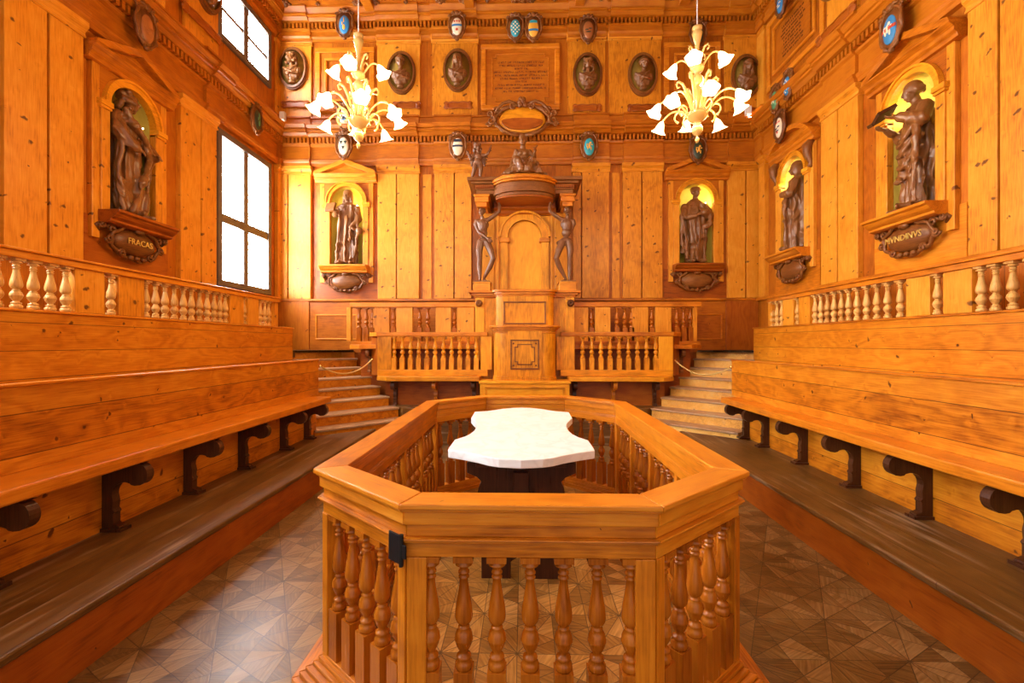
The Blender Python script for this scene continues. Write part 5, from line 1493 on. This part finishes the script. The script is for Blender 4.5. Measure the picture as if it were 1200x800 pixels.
mb = MB(); inn = inset(V, .10); mb.slab([(p.x+OC, p.y) for p in inn], 0, .006); struct(mb.build('floor', parquet('lamplit_star_parquet', (2.5, 2.5, 1.9))))  # same parquet, colour lightened to paint in the chandelier light inside the octagon
# ================================================================= MARBLE TABLE
t = thing('dissection_table', 'white marble topped table with scalloped outline inside the octagonal balustrade', 'table', (-.012, 0, 0))
tz = .90
near = [(0,2.731),(-.134,2.756),(-.20,2.79),(-.267,2.85),(-.373,2.924),(-.482,2.985)]
left_side = [(-.486,3.05),(-.484,3.30),(-.428,3.404),(-.395,3.52),(-.378,3.66),(-.380,3.85),(-.400,4.0),(-.44,4.14),(-.475,4.27),(-.480,4.64)]
far = [(-.36,4.69),(-.28,4.77),(-.21,4.86),(-.10,4.93),(0,4.95)]
outline = near+left_side+far
outline = outline+[(-x, y) for x, y in outline[::-1][1:-1]]
mb = MB(); mb.slab(outline, tz-.055, tz); mb.build('table_top', MARBLE, t, bevel=.006)
WN = wood('walnut', 'z', 'y')
mb = MB(); mb.box(-.30, .30, 3.0, 4.45, tz-.12, tz-.055); mb.build('apron', WN, t, bevel=.006)
for y in (3.12, 4.18):
    prof = [(-.37,.79),(.37,.79),(.37,.72),(.30,.69),(.27,.66),(.29,.62),(.30,.56),(.27,.52),(.20,.50),(.14,.46),(.12,.38),(.14,.30),(.20,.26),(.24,.20),(.24,.16),(.27,.15),(.27,.0),(.07,.0),(.07,.12),(.0,.16),(-.07,.12),(-.07,.0),(-.27,.0),(-.27,.15),(-.24,.16),(-.24,.20),(-.20,.26),(-.14,.30),(-.12,.38),(-.14,.46),(-.20,.50),(-.27,.52),(-.30,.56),(-.29,.62),(-.27,.66),(-.30,.69),(-.37,.72)]
    mb = MB(); mb.plate(prof, y-.04, y+.04); mb.build('trestle', WN, t, bevel=.006)
mb = MB(); mb.box(-.03, .03, 2.98, 4.32, .40, .52); mb.build('stretcher', WN, t, bevel=.006)
mb = MB(); mb.box(-.05, .05, 3.02, 3.08, .36, .74); mb.build('wedge', WN, t, bevel=.004)

# ================================================================= CHANDELIERS
def shade_mesh():
    mb = MB(); prof = [(.016,0),(.020,-.010),(.030,-.022),(.040,-.045),(.047,-.070),(.054,-.092),(.066,-.110),(.084,-.124)]
    mb.lathe(prof, seg=20, ruff=.10, nr=5)
    me = bpy.data.meshes.new('glass_shade'); bmesh.ops.delete(mb.bm, geom=[f for f in mb.bm.faces if len(f.verts) > 4], context='FACES'); mb.bm.to_mesh(me); mb.bm.free()
    me.materials.append(LAMP)
    for p in me.polygons: p.use_smooth = True
    return me
SH = shade_mesh()
def chandelier(x, y, z, rot, label):
    t = thing('chandelier', label, 'chandelier', (x, y, z), rot, 'blown glass chandeliers')
    stem = [(0,-.33),(.012,-.31),(.024,-.275),(.010,-.25),(.008,-.235),(.03,-.225),(.055,-.19),(.058,-.16),(.04,-.12),(.02,-.10),(.05,-.085),(.085,-.06),(.11,-.02),(.115,.0),(.10,.012),(.03,.02),(.022,.06),(.030,.15),(.040,.24),(.030,.30),(.018,.315),(.03,.325),(.055,.355),(.058,.385),(.045,.42),(.02,.445),(.06,.47),(.075,.50),(.06,.53),(.022,.545),(.018,.62),(.024,.75),(.045,.84),(.058,.88),(.035,.895),(.05,.92),(.055,.945),(.03,.96),(.008,.975),(0,.98)]
    mb = MB(); mb.lathe(stem[1:-1], seg=18); mb.build('stem', GLASS, t, smooth=True)
    mb = MB(); mb.tube([(0,0,.96), (0,0,ZC-z)], .006, 6); mb.build('cable', WHITE, t)
    def ring(n, zr, rad, hub, rise, off):
        for k in range(n):
            a = 2*PI*k/n+off; ca, sa = math.cos(a), math.sin(a)
            zj = zr+(.05 if k % 2 else 0); rj = rad*(1 if k % 2 == 0 else .93)
            P = [(hub*ca, hub*sa, zr-.03)]
            for q in range(1, 11):
                f = q/10; r_ = hub+(rj-hub)*f; zz = zr-.03+rise*math.sin(f*PI*.80)+(zj-zr)*f
                P.append((r_*ca, r_*sa, zz))
            mb = MB(); mb.tube(P, .010, 7); mb.build('arm', GLASS, t, smooth=True)
            e = Vector(P[-1]); tilt = R(28)
            o = bpy.data.objects.new('glass_shade', SH); C.objects.link(o); o.parent = t; o.location = e
            o.rotation_euler = Euler((0, -tilt, a)).to_matrix().to_euler()
            mb = MB(); mb.ell((0,0,-.075), (.022,.022,.035), seg=8, rings=6); b = mb.build('bulb', BULB, o, smooth=True)
    ring(8, .03, .43, .09, .14, .2)
    ring(4, .53, .24, .05, .10, .6)
    def scroll(a, z0, big):
        ca, sa = math.cos(a), math.sin(a); P = []
        for q in range(14):
            f = q/13; ang = -1.2+f*5.2; rr_ = big*(1-.55*f)
            P.append(((.17+rr_*math.cos(ang))*ca, (.17+rr_*math.cos(ang))*sa, z0+rr_*math.sin(ang)))
        return P
    for k in range(8):
        mb = MB(); mb.tube(scroll(2*PI*k/8+.6, .02, .075), [.012*(1-.04*i) for i in range(14)], 6); mb.build('scroll', GLASS, t, smooth=True)
    # tall leaf plumes rising from the bowl, curled over at the tip
    for k in range(6):
        a = 2*PI*k/6+.35; ca, sa = math.cos(a), math.sin(a)
        P = [(.05,.0),(.075,.12),(.11,.24),(.15,.33),(.19,.36),(.215,.33),(.20,.29),(.175,.30)]
        mb = MB(); mb.tube([(r_*ca, r_*sa, z_+.02) for r_, z_ in P], [.014,.015,.016,.016,.014,.012,.010,.006], 7); mb.build('plume', GLASS, t, smooth=True)
    for k in range(4):
        a = 2*PI*k/4+.1; ca, sa = math.cos(a), math.sin(a)
        P = [(.03,.0),(.05,.08),(.09,.15),(.13,.16),(.145,.12),(.12,.10)]
        mb = MB(); mb.tube([(r_*ca, r_*sa, z_+.54) for r_, z_ in P], [.010,.011,.012,.011,.009,.006], 7); mb.build('plume', GLASS, t, smooth=True)
    l = bpy.data.lights.new('chandelier_light', 'POINT'); l.energy = CHANDELIER_POWER; l.color = (1, .70, .36); l.shadow_soft_size = .35
    q = bpy.data.objects.new('chandelier_light', l); C.objects.link(q); q.parent = t; q.location = (0, 0, -.02)
    return t
pr = PB(817, 134, 5.0); chandelier(pr.x, 5.0, pr.z, .5, 'lit blown glass chandelier with bell shades hanging on the right')
pl = PB(420, 141, 5.0); chandelier(pl.x, 5.0, pl.z, 1.0, 'lit blown glass chandelier with bell shades hanging on the left')

# small projector lamps on the cornice corners
def projector(px, py, sg, label):
    p = PB(px, py, 8.62); p.z = 5.775
    t = thing('spotlight', label, 'spotlight', p)
    mb = MB(); mb.box(-.05, .05, -.03, .05, .10, .26); mb.build('mount_box', WHITE, t, bevel=.008)
    mb = MB(); mb.tube([(0,.01,.12), (0,.0,.02)], .012, 8); mb.build('bracket_arm', WHITE, t)
    mb = MB(); M = Euler((R(70), 0, R(-60*sg))).to_matrix().to_4x4(); mb.lathe([(.03,-.12),(.045,-.10),(.055,0.02)], seg=14, M=M); mb.build('lamp_head', WHITE, t, smooth=True)
    mb = MB(); mb.ell(M @ Vector((0,0,.03)), .045, seg=12, rings=8); mb.build('lamp_lens', BULB, t, smooth=True)
    mb = MB(); mb.box(-.34 if sg < 0 else -.30, .0, .02, .06, -.10, -.06); mb.build('driver_bar', FRAME, t)
    return t
projector(877, 146, -1, 'small lit spotlight on the cornice in the right corner')
projector(331, 136, 1, 'small lit spotlight on the cornice in the left corner')

# ================================================================= ROPES ACROSS THE STAIRS
def rope(a, b, sag, label):
    a, b = Vector(a), Vector(b)
    t = thing('barrier_rope', label, 'rope', (a+b)/2-Vector((0,0,sag)))
    off = (a+b)/2-Vector((0,0,sag))
    P = []
    for i in range(21):
        f = i/20; p = a.lerp(b, f)-Vector((0,0,sag*4*f*(1-f))); P.append(p-off)
    mb = MB(); mb.tube(P, .011, 8); mb.build('cord', ROPE, t, smooth=True)
    for q in (a, b):
        mb = MB(); mb.ell(q-off, .022, seg=10, rings=8); mb.build('hook', BRASS, t, smooth=True)
def P3(px, py, Y): return PB(px, py, Y)
rope(P3(857, 430, 6.40), P3(791, 422, 7.86), .17, 'gold barrier cord hanging across the right-hand stairs')
rope(P3(376, 429, 6.55), P3(436, 421, 7.86), .17, 'gold barrier cord hanging across the left-hand stairs')
